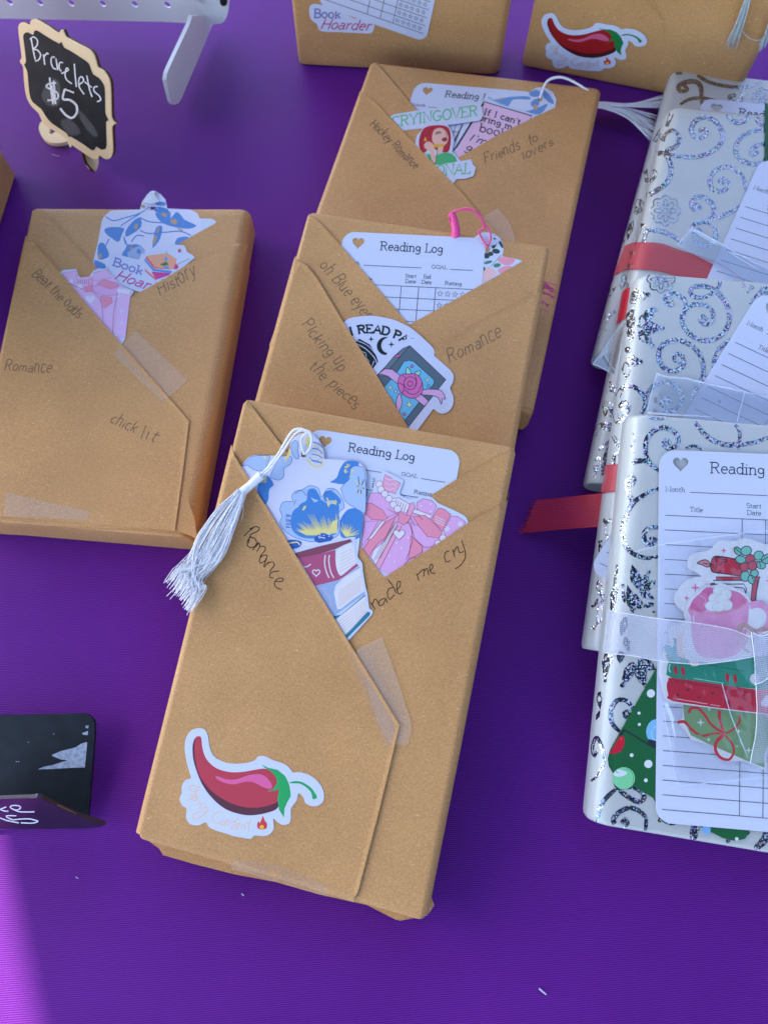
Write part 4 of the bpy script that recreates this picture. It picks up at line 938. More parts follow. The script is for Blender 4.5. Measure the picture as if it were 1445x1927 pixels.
cd_ = [C.at(*zg(1425, 235)[0], .001, True), C.at(1025, 165, .004, True), C.at(1042, 158, .005, True), C.at(1062, 157, .004, True), C.at(1090, 163, .001, True), C.at(1124, 178, -.002, True)]
V, F = twist(cd_, .0005, .003, 2, .0005); mkobj('cord', V, F, THREAD, None, k.root, True)
rr = random.Random(5); paths = []
for i in range(90):
    g = rr.uniform(-1, 1); top = g < -.1
    if top: e = (1250+rr.uniform(-10, 22), 178+(g+1)*28); m = (1190, 194+(g+1)*8)
    else: e = (1228+rr.uniform(-12, 12), 222+g*44); m = (1180, 205+g*18)
    q = [P(1118, 197+g*6, .016), P(1140, 199+g*7, .014), P(m[0], m[1], .010+rr.uniform(-.002, .003)), P(e[0], e[1], .0035+rr.uniform(0, .003))]; paths.append(sm([tuple(x) for x in q], False, 4))
V, F = tube(paths, .00028, 4); o = mkobj('tassel_strands', V, F, THREAD, None, k.root, True); o['kind'] = 'stuff'

ol = zg(620,700, 700,480, 880,260, 920,250, 1375,380, 1370,420, 1310,520, 1000,800, 700,900)
k = sticker(C, .00038, ol, 'sticker', 'lilac sticker reading If I can\'t bring my book in the far package', True)
k.new('print'); LP = ink(214, 180, 226); OB = ink(48, 44, 62)
k.fill(zg(630,750, 905,262, 1352,396, 1290,520, 1000,720, 700,860), LP); k.line(zg(620,720, 900,262, 1352,396, 1270,560), 2.4, OB); k.line(zg(640,700, 800,440, 900,280), 2.4, OB); k.line(zg(700,480, 620,640), 2.4, OB); k.done()
k.new('lettering')
for s_t, a_, b_, h_ in (("If I can't", (895, 378), (1240, 480), 11), ('bring my', (845, 430), (1210, 545), 11), ('book', (850, 540), (1115, 605), 15)): text(k, s_t, zg(*a_)[0], zg(*b_)[0], h_, 2.3, OB, .1)
for s_t, a_, b_, h_ in (("I'm not", (745, 625), (1150, 740), 14), ('going', (715, 715), (1000, 800), 14)): text(k, s_t, zg(*a_)[0], zg(*b_)[0], h_, 2.1, OB, 0, .3)
k.done()
ol = sm(zg(20,410, 60,390, 300,350, 830,280, 880,320, 890,400, 860,450, 560,490, 600,560, 620,640, 600,740, 650,790, 680,830, 780,812, 795,860, 825,890, 800,970, 730,995, 640,1000), False, 1) + zg(600,1055, 520,1060, 440,960, 300,800, 250,690, 270,590, 330,520, 140,540)
k = sticker(C, .00117, ol, 'sticker', 'cut-out sticker of a crying red-haired woman on the phone reading CRYINGOVER', True)
k.new('lettering'); GN = ink(96, 184, 138)
text(k, 'CRYINGOVER', zg(30, 510)[0], zg(845, 400)[0], 19, 2.6, GN, .12, .12, thin=.8); text(k, 'ONAL', zg(440, 965)[0], zg(775, 945)[0], 19, 2.6, GN, .12, .15); k.done()
k.new('picture'); RH = ink(176, 40, 62); SK = ink(226, 178, 176); LINE = ink(70, 40, 50)
k.fill(sm(zg(340,520, 420,495, 540,500, 585,560, 585,680, 560,745, 480,740, 400,700, 330,760, 290,680, 300,590), True, 3), RH)
k.fill(sm(zg(430,540, 510,520, 560,580, 560,640, 530,680, 470,690, 415,640), True, 3), SK); k.fill(zg(470,680, 520,690, 510,750, 460,770), SK)
k.fill(sm(zg(360,760, 440,780, 520,750, 600,760, 650,830, 560,850, 430,862), True, 2), ink(70, 170, 120))
k.fill(sm(zg(340,670, 380,645, 430,680, 440,760, 450,850, 410,820, 390,740, 345,710), True, 2), SK); k.line(zg(450,680, 460,770, 440,860), 1, LINE, smooth=3)
k.fill(zg(425,670, 520,670, 530,690, 430,705), ink(214, 170, 60)); k.fill(zg(335,640, 350,600, 365,640), ink(214, 170, 60)); k.fill(sm(zg(505,620, 550,605, 550,640, 515,645), True, 2), ink(120, 50, 70))
k.line(zg(440,578, 470,568, 500,566), 1.4, LINE); k.line(zg(445,560, 495,555), 1.4, LINE); k.line(zg(540,560, 555,590, 545,600), 1, LINE)
for q in (zg(350,540, 310,640, 320,720), zg(420,510, 350,600), zg(570,560, 575,680, 545,740), zg(500,505, 560,560)): k.line(q, 1, ink(120, 20, 40), smooth=3)
k.done()

# ================================================================ things in left package (D)
zh = z5(110, 350)
log_card(D, [(222, 408), (412, 412), (330, 800), (140, 790)], .00005, 'reading log card almost hidden behind the bookmark in the left package', pxw=1.2)
ol = sm(zh(330,720, 370,560, 400,400, 425,300, 500,235), False, 2) + zh(770,225, 790,150, 840,80, 890,60, 960,75, 1010,130, 1028,215, 1240,225, 1310,260, 1345,330, 1340,420, 1300,600, 800,900, 400,900)
k = sticker(D, .00022, ol, 'bookmark', 'blue and gold flowered bookmark with a white loop in the left package', True, .0001, LAV, [zh(868,198, 918,198, 918,232, 870,230)], 'bookmark')
k.new('print'); B4 = ink(78, 132, 216); TN = ink(176, 150, 130)
for q in (zh(910,215, 960,200, 1060,230, 1140,260, 1190,320, 1300,375, 1230,405, 1120,395, 1000,360, 930,300), zh(440,410, 500,390, 620,400, 600,460, 570,530, 500,490, 450,450), zh(640,420, 700,340, 770,300, 785,380, 720,440, 640,480), zh(380,560, 430,540, 480,640, 460,680, 380,690), zh(620,480, 650,560, 600,650, 640,680, 760,660, 810,600, 740,550, 650,560), zh(890,560, 920,400, 980,385, 960,500, 900,580), zh(1100,550, 1130,490, 1230,485, 1150,545), zh(345,700, 440,740, 440,780, 360,770), zh(940,150, 1010,160, 1000,190, 920,180)): k.fill(sm(q, True, 3), B4)
for q in (zh(450,290, 520,330, 640,300, 770,260, 860,200), zh(770,300, 860,340, 1000,350), zh(770,420, 850,450, 1000,440, 1150,430, 1250,470), zh(620,480, 640,550, 700,560), zh(590,380, 680,320, 770,265), zh(480,500, 450,560, 420,580), zh(690,530, 740,470, 810,475)): k.line(q, 2.2, B4, smooth=4)
for q in ((1000, 275, 30, 18), (1090, 340, 34, 26), (735, 385, 18, 26), (395, 665, 18, 26), (910, 510, 16, 50), (690, 590, 20, 14), (940, 420, 10, 30), (1150, 415, 30, 8), (800, 195, 22, 14)): k.fill(ell(*zh(q[0], q[1])[0], q[2]/5, q[3]/5, 20, 12), TN)
k.fill(sm(zh(650,640, 700,600, 760,570, 820,610, 780,720, 700,720), True, 3), ink(150, 172, 226)); k.fill(ell(*zh(760, 620)[0], 4, 5), B4); k.done()
rr = random.Random(8); paths = []
for i in range(22):
    g = -1 + 2*i/21; paths.append(sm([tuple(D.at(*zh(880+g*70, 180-abs(g)*20)[0], .0012, True)), tuple(D.at(*zh(885+g*30, 110)[0], .0025, True)), tuple(D.at(*zh(900+g*22, 68+abs(g)*8)[0], .002, True)), tuple(D.at(*zh(910+g*26, 60)[0], -.001, True))], False, 3))
V, F = tube(paths, .00032, 4); o = mkobj('tassel_loop', V, F, THREAD, None, k.root, True)

ol = zh(20,830, 60,805, 180,795, 200,860, 230,885, 300,870, 340,810, 400,790, 478,798, 476,862, 496,906, 600,952, 718,1002, 705,1030, 685,1060, 640,1445, 610,1500, 520,1480, 300,1200)
k = sticker(D, .00145, ol, 'sticker', 'lilac sticker of gift books with a pink bow in the left package', True)
k.new('print'); LI2 = ink(214, 178, 236)
k.fill(zh(50,835, 180,815, 200,880, 350,860, 380,815, 470,810, 600,950, 690,1010, 670,1060, 620,1440, 540,1480, 250,1100), LI2)
for pp, m_ in ((zh(50,835, 175,812, 190,920, 100,930), LI2), (zh(345,830, 470,805, 500,880, 345,910), LI2), (zh(290,890, 330,875, 335,990, 300,1000), PK), (zh(370,935, 440,895, 560,930, 590,950, 500,985, 400,950), HP), (zh(330,960, 400,945, 500,985, 575,960, 560,1040, 430,1045, 330,1010), LIL), (zh(400,1050, 510,1060, 520,1110, 440,1170), HP), (zh(250,965, 330,950, 340,1010, 260,1010), HP), (zh(570,1000, 690,1010, 640,1440, 525,1430), LI2)):
    k.fill(pp, m_); k.line(pp, .9, ink(176, 120, 170), closed=True)
for i in range(5): k.line(zh(200+i*18, 895, 205+i*18, 940), .9, BR)
for cx, cy in ((585, 1000), (625, 1005), (660, 1010), (130, 915), (215, 960)): k.fill(ell(*zh(cx, cy)[0], 4.5), WP)
k.fill(heart(*zh(312, 1080)[0], 9), WP); k.line(zh(110,930, 180,960, 250,990), 1, BR, smooth=3); k.line(zh(340,1010, 410,1100, 430,1250, 425,1300), .9, BR, smooth=3); k.line(zh(560,1045, 530,1200, 520,1400), .9, BR)
for cx, cy in ((605, 1190), (603, 1300), (580, 1055), (550, 1420)): k.fill(spark(*zh(cx, cy)[0], 6.5), WHITE)
k.done()
ol = sm(zh(480,750, 500,680, 560,655, 700,690, 770,700, 790,650, 900,625, 1000,575, 1120,568, 1190,570, 1215,630, 1270,660, 1285,690), False, 2) + zh(1050,870, 780,1008, 700,985, 590,940, 490,890, 478,850)
k2 = sticker(D, .00095, ol, 'sticker', 'Book Hoarder sticker with a pile of books in the left package', True, group='Book Hoarder stickers')
k2.new('lettering'); BV = ink(122, 124, 205); MG = ink(184, 62, 150)
text(k2, 'Book', zh(515, 755)[0], zh(800, 852)[0], 15, 3.0, BV, .12); text(k2, 'Hoar', zh(525, 880)[0], zh(850, 985)[0], 18, 2.6, MG, .06, .35); k2.done(); k2.new('picture')
for q, m_ in ((zh(840,668, 1030,640, 1120,700, 1110,770, 1060,800, 910,775), (240, 160, 140)), (zh(820,690, 905,790, 1075,810, 1070,832, 895,808, 815,712), (70, 140, 225)), (zh(835,668, 912,772, 1070,798, 905,785, 828,690), (220, 80, 70)), (zh(820,790, 930,882, 925,902, 820,812), (235, 120, 110)), (zh(880,815, 1060,830, 1050,850, 930,890), (196, 60, 150)), (zh(960,750, 1020,720, 1045,750, 1000,765), (50, 120, 70)), (zh(1085,790, 1110,740, 1140,770, 1120,795), (200, 60, 140)), (zh(1000,770, 1045,765, 1045,785, 1005,785), (70, 140, 225))): k2.fill(q, ink(*m_))
k2.fill(ell(*zh(1018, 695)[0], 3.4, 3.4), ink(90, 150, 230)); k2.fill(ell(*zh(1146, 620)[0], 3.2, 3.6), ink(205, 70, 120)); k2.line(zh(1120,750, 1240,695), 1.2, ink(110, 150, 110)); k2.line(zh(1000,660, 1030,620), 2.4, ink(150, 195, 180)); k2.done()

# things on E
ze = z5(540, 0)
ol = sm(ze(215,60, 250,35, 330,45, 480,90, 700,160, 810,210, 820,260, 790,310, 700,310, 500,300, 340,295, 300,270, 280,220, 225,180, 210,110), True, 2)
k = sticker(Eb, .0002, ol, 'sticker', 'Book Hoarder sticker on the upright package at the back', True, group='Book Hoarder stickers')
k.new('lettering'); text(k, 'Book', ze(255, 162)[0], ze(512, 170)[0], 16, 2.8, ink(118, 112, 185), .12); text(k, 'Hoarder', ze(310, 265)[0], ze(785, 282)[0], 18, 2.3, ink(178, 62, 128), .05, .35); k.done()
k.new('picture'); k.fill(ze(500,105, 690,165, 640,175), ink(200, 130, 125)); k.fill(ze(560,100, 700,150, 640,165), ink(80, 80, 95)); k.done()
h_ = 205; log_card(Eb, [(680, -372), (884, -302), (801, 78), (599, 8)], .0006, 'reading log card hanging at the front of the upright package at the back', pxw=1.2)
# bookmark tassel hanging over the right upright package
rr = random.Random(12); kt = thing('tassel', 'pale grey tassel hanging in front of the upright package at the top right', 'tassel', P(1390, 60, .03)); paths = []
for cx, cy, x2, y2, n_ in ((1412, -30, 1378, 82, 34), (1455, 10, 1436, 90, 22)):
    for i in range(n_):
        g = rr.uniform(-1, 1); e = (x2+g*11+rr.uniform(-2, 2), y2+rr.uniform(-22, 4)); paths.append(sm([tuple(Fb.at(cx+g*5, cy, .009, True)), tuple(Fb.at((cx+x2)/2+g*8, (cy+y2)/2, .006+rr.uniform(0, .003), True)), tuple(Fb.at(*e, .003+rr.uniform(0, .003), True))], False, 4))
paths.append(sm([tuple(Fb.at(*q_, .006, True)) for q_ in ((1405, 0), (1392, 30), (1410, 60), (1440, 60), (1450, 20))], False, 5))
V, F = tube(paths, .00022, 4); o = mkobj('tassel_strands', V, F, simple('grey_silk', (.50, .56, .56), .4), None, kt, True); o['kind'] = 'stuff'
# ================================================================ stack of gift-wrapped packages
GP = 'books in silver-scrolled gift wrap'
def gift(corn, t, z, label, seed, rl=.009):
    return Body('gift_package', label, 'package', ppl(corn, z), t, rl, .008, WRAP, seed, amp=.00035, group=GP)
P1 = gift([(1262, 128), (1640, 172), (1540, 720), (1117, 662)], .0195, [.021]*4, 'gift-wrapped package with silver scrolls, farthest in the stack on the right', 41, .007)
P2 = gift([(1256, 198), (1690, 240), (1585, 985), (1104, 905)], .021, [.058, .058, .0215, .0215], 'gift-wrapped package with a red ribbon and a flower of silver foil', 43, .008)
P3 = gift([(1198, 512), (1690, 552), (1595, 1300), (1102, 1222)], .024, [.070, .070, .025, .025], 'gift-wrapped package with blue foil scrolls and a cellophane sleeve, third in the stack', 47, .010)
P4 = gift([(1184, 777), (1690, 822), (1650, 1640), (1106, 1549)], .025, [.074, .074, .026, .026], 'gift-wrapped package in front, with a white ribbon and Christmas stickers', 53, .010)
def foilart(body, s_, curves, leaves=(), dots=(), flowers=(), w=8.5, extra=()):
    a = Art(body, body.root, .00012, False, True)
    for c in curves:
        ww = w; a.new('foil_scroll')
        if isinstance(c, tuple): c, ww = c
        ww *= 1.12
        pts = sm(s_(*c), False, 6); m = len(pts)
        a.line(pts, ww, FOIL, w1=lambda f, ww=ww: ww*(.45 + .55*math.sin(math.pi*min(1, max(0, f*.92+.06)))**.6), up=.0000008)
        e = pts[-1]; a.fill(ell(e[0], e[1], ww*.42), FOIL); a.done()
    for x0, y0, x1, y1, ww in leaves:
        (ax, ay), (bx, by) = s_(x0, y0, x1, y1); L_ = math.hypot(bx-ax, by-ay); nx, ny = -(by-ay)/L_, (bx-ax)/L_; ww /= 4.13
        A1_ = []; A2_ = []
        for i in range(1, 8):
            f = i/8; k_ = math.sin(math.pi*f**.8)*ww*.5*(1+.12*math.sin(i*2.3)); A1_.append((ax+(bx-ax)*f+nx*k_, ay+(by-ay)*f+ny*k_)); A2_.append((ax+(bx-ax)*f-nx*k_, ay+(by-ay)*f-ny*k_))
        a.new('foil_leaf'); a.fill([(ax, ay)] + A1_ + [(bx, by)] + A2_[::-1], FOIL); a.done()
    for x, y, r in dots: a.new('foil_dot'); a.fill(ell(*s_(x, y)[0], r/4.13, n=12), FOIL); a.done()
    for x, y, r in flowers:
        cx, cy = s_(x, y)[0]; r /= 4.13; a.new('foil_flower')
        o = []
        for i in range(72):
            t = 2*math.pi*i/72; rr_ = r*(.80+.2*abs(math.cos(4*t))); o.append((cx+rr_*math.cos(t), cy+rr_*math.sin(t)))
        a.line(o, 1.9, FOIL, closed=True)
        for j in range(8):
            t = j*math.pi/4; a.line(ell(cx+r*.5*math.cos(t), cy+r*.5*math.sin(t), r*.25, r*.13, math.degrees(t), 12), 1.9, FOIL, closed=True)
        a.line(ell(cx, cy, r*.18, n=10), 1.9, FOIL, closed=True); a.done()
q1 = lambda *c: Z(1095, 100, 4.13, *c); q2 = lambda *c: Z(1095, 500, 4.13, *c); q3 = lambda *c: Z(1095, 820, 4.13, *c); q4 = lambda *c: Z(1095, 1200, 4.13, *c)
foilart(P1, q1, [([760,400,830,360,930,350,1060,372], 6), [930,400,925,330,918,260,880,222,800,228,748,262,765,296,815,286,800,262], ([700,165,790,150,850,132,920,190,1000,232,1150,262,1270,262,1360,242,1410,205], 6.5),
    [1240,268,1248,320,1215,372,1165,368,1143,340,1180,328], ([1200,180,1260,200,1330,190], 5), ([1200,180,1230,160], 3), [560,690,640,560,690,470], [460,900,480,860,500,990], [420,1230,440,1150,470,1200,420,1240], ([170,560+1240,160,1900], 4)],
    [(350,1420,400,1300,45), (290,1600,330,1450,36), (240,1734,270,1600,36), (380,1320,350,1460,30), (480,880,500,960,36), (215,1734+0,225,1660,30)], [(372,1335,12), (420,1200,10)], [(1390,345,78), (1700,520,90)])
foilart(P1, q2, [([150,500,190,410,250,360], 7), ([180,500,250,560], 5)], [(270,60,215,250,50), (330,60,300,190,55), (150,420,130,480,24)], [], [])
foilart(P2, q1, [[640,775,700,795,850,810,970,785,1060,720,1090,640,1050,550,970,500,890,520,845,580,860,640,915,660,965,630,950,590,915,600], [625,660,690,600,750,650,730,720,650,770,680,850,690,920,660,1000,590,1060,500,1110,485,1060,500,960,550,915,570,950,540,990],
    [1460,600,1340,605,1240,650,1190,730,1210,810,1300,860,1400,850,1440,790,1445,715,1370,715,1305,760,1330,795,1355,775], [1290,1110,1265,1030,1240,960,1160,890,1060,900,995,960,1000,1040,1060,1075,1120,1050,1130,1000,1085,975,1065,1000,1085,1012],
    [1260,1180,1190,1215,1100,1262,1000,1290,930,1310,870,1330,845,1372], [980,1290,1020,1240,1010,1180,960,1130,890,1120,845,1170,870,1215,915,1200,890,1180], [930,1310,1000,1330,1035,1400,1020,1470,960,1500,910,1490,870,1440,870,1400,900,1370,925,1395],
    [480,1480,500,1390,600,1382,700,1420,760,1470], [1130,425,1140,500,1200,540,1270,520,1290,470,1250,448,1225,475], [1350,440,1360,520,1420,570,1500,580], ([720,410,690,480,660,560], 8), ([790,420,880,430,960,425], 4), [650,770,570,790,530,860], [440,1340,480,1350,450,1450,420,1500], [600,560,620,480,660,450],
    [1445,1250,1500,1200,1560,1300,1500,1400], [1600,700,1700,800,1650,950,1550,900,1600,850], [1600,1100,1750,1150,1800,1300,1700,1400]],
    [(640,690,600,620,40), (1650,500,1750,600,60)], [], [(645,1225,118), (1900,800,110)])
foilart(P2, q2, [([340,60,310,130,290,180], 6), [250,1240,150,1240,100,1310], ([240,1300,200,1420,170,1500], 7)], [(250,1000,215,910,50), (215,1060,235,1160,60), (190,1040,175,1180,50), (155,1250,240,1280,60), (160,1390,130,1440,40), (130,1470,100,1640,55), (200,1500,150,1640,60), (175,1380,235,1400,50)], [(222,912,13), (225,1170,10), (120,1560,12), (92,1640,12)], [(300,150,60)])
foilart(P3, q2, [[1070,100,1060,160,1000,220,920,250,850,230,845,180,920,158,1010,180,1080,240,1130,330,1140,430,1090,530,1000,580,900,570,810,510,775,420,800,340,870,300,960,310,1015,370,1000,440,950,458,910,425,935,390,958,412],
    [800,320,790,260,720,220,650,240,650,290,700,305,690,270], [870,1100,860,1000,920,900,940,800,910,690,830,610,720,580,620,620,590,710,630,790,710,820,780,780,780,710,730,682,712,730,745,750], ([940,870,1000,842], 5), [1150,570,1060,650,1025,740,1020,810],
    [480,1060,500,1000,560,930,650,905,740,950,775,1030,740,1110,670,1130,615,1090,640,1035,685,1045,660,1072], [460,1150,490,1050,430,960,350,935,290,990,260,1100,270,1210,320,1180,360,1100,330,1060,295,1090,320,1120],
    [1300,300,1400,200,1500,260,1480,360,1400,380], [1500,800,1600,700,1750,760,1700,900,1600,900,1620,840]],
    [(425,480,560,345,85), (470,485,615,482,95), (430,500,545,620,80), (480,380,560,320,40), (1350,80,1230,170,60), (1370,85,1290,200,55), (1390,85,1420,215,75), (430,250,505,215,70), (360,740,455,745,80), (380,300,435,160,50), (345,430,405,330,50), (350,480,410,400,60), (380,470,375,600,60), (340,745,345,890,65), (345,740,400,690,40), (410,300,390,200,36)],
    [(565,347,17), (620,485,17), (545,625,17), (510,225,17), (355,655,24), (450,748,18), (1285,205,10), (345,885,10), (400,340,10)], [(610,105,108)], w=8.5)
foilart(P3, q3, [([240,1,270,60,300,100,350,150], 8), ([245,230,250,160,290,140,310,180], 6)], [(220,640,200,840,70), (150,930,135,830,36), (200,860,120,1040,60), (125,1120,150,1270,50), (190,1230,110,1490,75), (150,1270,240,1250,90), (215,1290,170,1430,70), (95,1330,125,1260,26), (180,680,170,640,30), (215,1450,240,1300,50)], [(133,825,9), (90,1490,18), (185,675,14), (82,1325,11), (150,820,8)], [], )
foilart(P4, q2, [[585,1590,520,1530,490,1440,505,1340,570,1275,650,1260,730,1310,740,1380,680,1425,630,1390,655,1355,678,1378], [860,1190,920,1280,1000,1350,1100,1390,1220,1390,1350,1370,1500,1310], ([1180,1230,1220,1290,1215,1420], 6), ([510,1180,600,1192,660,1175], 5), ([800,1420,870,1400,930,1430], 5),
    ([590,1600,560,1560], 9), ([380,1540,420,1520,500,1520,560,1560], 9), ([390,1300,410,1350,380,1400,400,1450], 2), [1500,1300,1650,1350,1700,1500,1600,1560,1560,1480]])
foilart(P4, q3, [[355,505,380,490,355,430,352,360,380,318,405,345,385,385], [620,400,500,450,420,500,370,560,330,650,315,750,340,860,420,930,520,950,620,930], [620,715,530,715,480,760,490,830,540,842,562,805,535,800],
    ([270,1010,262,1080,250,1160], 5), ([280,1170,250,1260,230,1340,260,1370], 6)],
    [(430,1190,385,1000,75), (440,1190,420,1040,60), (440,1190,515,1070,75), (445,1200,575,1130,70), (440,1210,560,1270,60), (420,1230,350,1320,60), (400,1380,350,1160,70), (330,1300,310,1180,30), (470,1330,560,1300,40), (450,1350,420,1240,60), (245,1330,270,1190,50), (230,1340,262,1130,50), (340,1400,300,1560,60), (330,1560,360,1680,50)],
    [(515,1060,15), (540,1312,14), (555,1375,14), (315,1165,14), (272,1015,14), (274,1165,13)])
foilart(P4, q4, [[290,730,230,660,225,560,270,490,340,490,392,548], [250,1090,270,1160,330,1220,430,1275,480,1240,450,1190,380,1160,300,1165,275,1165], ([270,1170,190,1240,140,1320,120,1430], 8), [490,1500,490,1400,430,1340,350,1325,270,1370,240,1420,270,1460,320,1462,350,1440,330,1410,310,1430],
    ([890,1440,870,1500,860,1570], 15), ([1150,1540,1130,1580], 9), ([1300,1510,1230,1560], 6), ([1440,1480,1420,1560,1360,1625], 14), ([70,1115,130,1060,170,950,150,840,110,775,80,860,95,920,115,890], 6), ([345,560,365,590,340,620,318,590,335,570], 5), ([560,1240,600,1300,620,1360,600,1420], 8), ([620,1420,680,1445,740,1440], 5)],
    [(400,190,310,370,80), (400,190,340,240,30), (430,190,480,380,95), (430,170,570,250,90), (300,100,290,200,60), (190,110,180,320,60), (220,110,235,180,50), (130,420,140,560,40), (110,640,140,560,26)], [(222,190,12), (182,335,14), (310,370,18), (490,370,16), (140,430,10)], [])

# ---- red ribbons
def band(surf, root, name, edges_top, edges_bot, mat, off, edge=None, n=24, rag=None, strict=False, wavy=0):
    """ribbon strip between two pixel polylines laid over a surface"""
    def res(pl):
        d = [0]
        for a_, b_ in zip(pl, pl[1:]): d.append(d[-1]+math.hypot(b_[0]-a_[0], b_[1]-a_[1]))
        o = []
        for i in range(n+1):
            s0 = d[-1]*i/n; j = min(max(bisect.bisect(d, s0)-1, 0), len(pl)-2); f = (s0-d[j])/max(1e-6, d[j+1]-d[j]); o.append((pl[j][0]+(pl[j+1][0]-pl[j][0])*f, pl[j][1]+(pl[j+1][1]-pl[j][1])*f))
        return o
    T = res(sm(edges_top, False, 4)); Bm = res(sm(edges_bot, False, 4)); V = []; F = []; m = 8
    for i in range(n+1):
        for j in range(m+1):
            f = j/m; u = T[i][0]*(1-f)+Bm[i][0]*f; v = T[i][1]*(1-f)+Bm[i][1]*f
            o = off + wavy*noise.noise(Vector((u*.03, v*.03, 1)))
            V.append(surf(u, v, o))
    for i in range(n):
        for j in range(m): q = i*(m+1)+j; F.append((q, q+1, q+m+2, q+m+1))
    mkobj(name, V, F, mat, None, root, True)
    if edge:
        for col in (0, m):
            VV, FF = tube([[V[i*(m+1)+col] + Vector((0, 0, .0001)) for i in range(n+1)]], .00022, 4); mkobj('edge', VV, FF, edge, None, root, True)
def first_hit(bodies, zf=.0006):
    def f(u, v, off):
        best = None
        for b_ in bodies:
            h, nn, i, d = b_.bvh.ray_cast(CAMO, ray(u, v))
            if h is not None and (best is None or d < best[0]): best = (d, h, nn)
        if best is None: return P(u, v, zf) + Vector((0, 0, off))
        h, nn = best[1], best[2]; nn = nn if nn.dot(CAMO-h) > 0 else -nn
        return h + nn*off
    return f
GR_ = 'sheer ribbons tied round the gift packages'
r1 = thing('ribbon', 'sheer red ribbon across the second gift package', 'ribbon', P2.at(1260, 485, 0), GR_)
band(first_hit([P1, P2]), r1, 'band', [(1175, 466), (1190, 459), (1211, 458), (1245, 461), (1277, 473), (1313, 483), (1349, 497), (1385, 520), (1440, 566)], [(1155, 520), (1170, 512), (1185, 508), (1225, 510), (1260, 517), (1320, 540), (1350, 560), (1370, 570), (1390, 590)], REDR, .0009, REDE, 36)
r2 = thing('ribbon', 'short length of red ribbon round the side, above the cellophane corner', 'ribbon', P2.at(1180, 570, 0), GR_)
band(first_hit([P1, P2]), r2, 'band', [(1170, 549), (1182, 543), (1198, 538)], [(1158, 614), (1170, 604), (1186, 594)], simple('red_satin_ribbon', (.50, .006, .02), .45), .0008, None, 10)
r3 = thing('ribbon', 'sheer red ribbon round the third gift package with its cut end on the cloth', 'ribbon', P3.at(1150, 930, 0), GR_)
s3 = first_hit([P3, P2])
band(s3, r3, 'band', [(1140, 877), (1158, 875), (1180, 876), (1200, 879)], [(1133, 928), (1150, 926), (1172, 925), (1190, 928)], REDR, .0008, REDE, 14)
def tails(u, v, o):
    f = max(0, min(1, (u-985)/180)); return P(u, v, .002 + .026*f**1.2 + o)
band(tails, r3, 'tail', [(1009, 941), (1060, 937), (1120, 930), (1172, 923)], [(982, 1003), (1050, 996), (1110, 992), (1165, 987)], REDR, .0003, REDE, 22, wavy=.0008)
rr = random.Random(2); paths = []
for i in range(26):
    f = i/25; u, v = 1009-27*f, 941+62*f; paths.append([tails(u+3, v, .0004), tails(u-rr.uniform(0, 9)-4*f, v+rr.uniform(-2, 3), .0006)])
V, F = tube(paths, .00012, 3); o = mkobj('frayed_threads', V, F, REDE, None, r3); o['kind'] = 'stuff'
# ---- cards on gift packages
log_card(P1, [(1318, 186), (1598, 214), (1560, 700), (1270, 640)], .0006, 'reading log card showing only its top edge, farthest in the gift stack')
gb = sticker(P2, .0005, [(1437, 196), (1600, 225), (1600, 700), (1500, 640), (1437, 300)], 'bookmark', 'dark green bookmark at the right edge on the second gift package', True, .00022, ink(22, 84, 52), cat='bookmark'); gb.new('print'); gb.line([(1436, 270), (1443, 290), (1460, 320)], 1.4, BLK); gb.done()
log_card(P2, [(1430, 298), (1707, 385), (1479, 896), (1202, 809)], .0009, 'slanted reading log card on the second gift package')
log_card(P3, [(1428, 548), (1718, 684), (1393, 1212), (1106, 1074)], .0007, 'slanted reading log card on the third gift package')
# bookmark with christmas lights (P4)
cg = ink(26, 92, 58); ol = q4(640, 120, 570, 240, 300, 715, 215, 870) + q4(196, 940, 205, 1000, 240, 1052, 300, 1095, 560, 1250, 860, 1440, 1090, 1555, 1180, 1575, 1260, 1560, 1300, 1490, 1500, 1100, 1700, 700, 1200, 300)
k = sticker(P4, .0003, ol, 'bookmark', 'green bookmark printed with Christmas lights on the front gift package', True, .0003, cg, cat='bookmark')
k.new('print'); SNOW = ink(205, 215, 240)
for x, y, r in ((530, 432, 32), (438, 585, 12), (440, 672, 12), (381, 911, 15), (510, 979, 32), (491, 1106, 15), (1195, 1560, 14), (700, 1200, 30), (900, 1330, 14)): k.fill(ell(*q4(x, y)[0], r/4.13, n=16), SNOW)
k.fill(ell(*q4(575, 730)[0], 20, 24), ink(120, 180, 235)); k.line(ell(*q4(580, 740)[0], 11, 14), 1, SNOW, closed=True)
k.fill(q4(295,755, 325,770, 325,830, 300,880, 240,905, 208,900), ink(186, 28, 58)); k.line(q4(250,820, 290,815, 300,780), 1, SNOW)
k.fill(ell(*q4(320, 1090)[0], 21, 21), ink(120, 200, 160)); k.fill(sm(q4(240,1060, 270,1020, 340,1040, 335,1062, 280,1080), True, 2), SNOW); k.line(ell(*q4(325, 1090)[0], 17, 18, 0, 14, -80, 30), 1, ink(60, 140, 100))
k.line(q4(318,712, 560,855), 2.6, BLK); k.fill(q4(512,785, 600,810, 580,860, 500,830), BLK); k.fill(q4(318,712, 330,722, 295,768, 283,750), BLK)
k.fill(ell(*q4(960, 1490)[0], 8, 9), ink(120, 170, 235)); k.done()
card4 = log_card(P4, [(1238, 847), (1599, 861), (1592, 1577), (1231, 1546)], .0011, 'large upright reading log card on the front gift package', pxw=1.35)
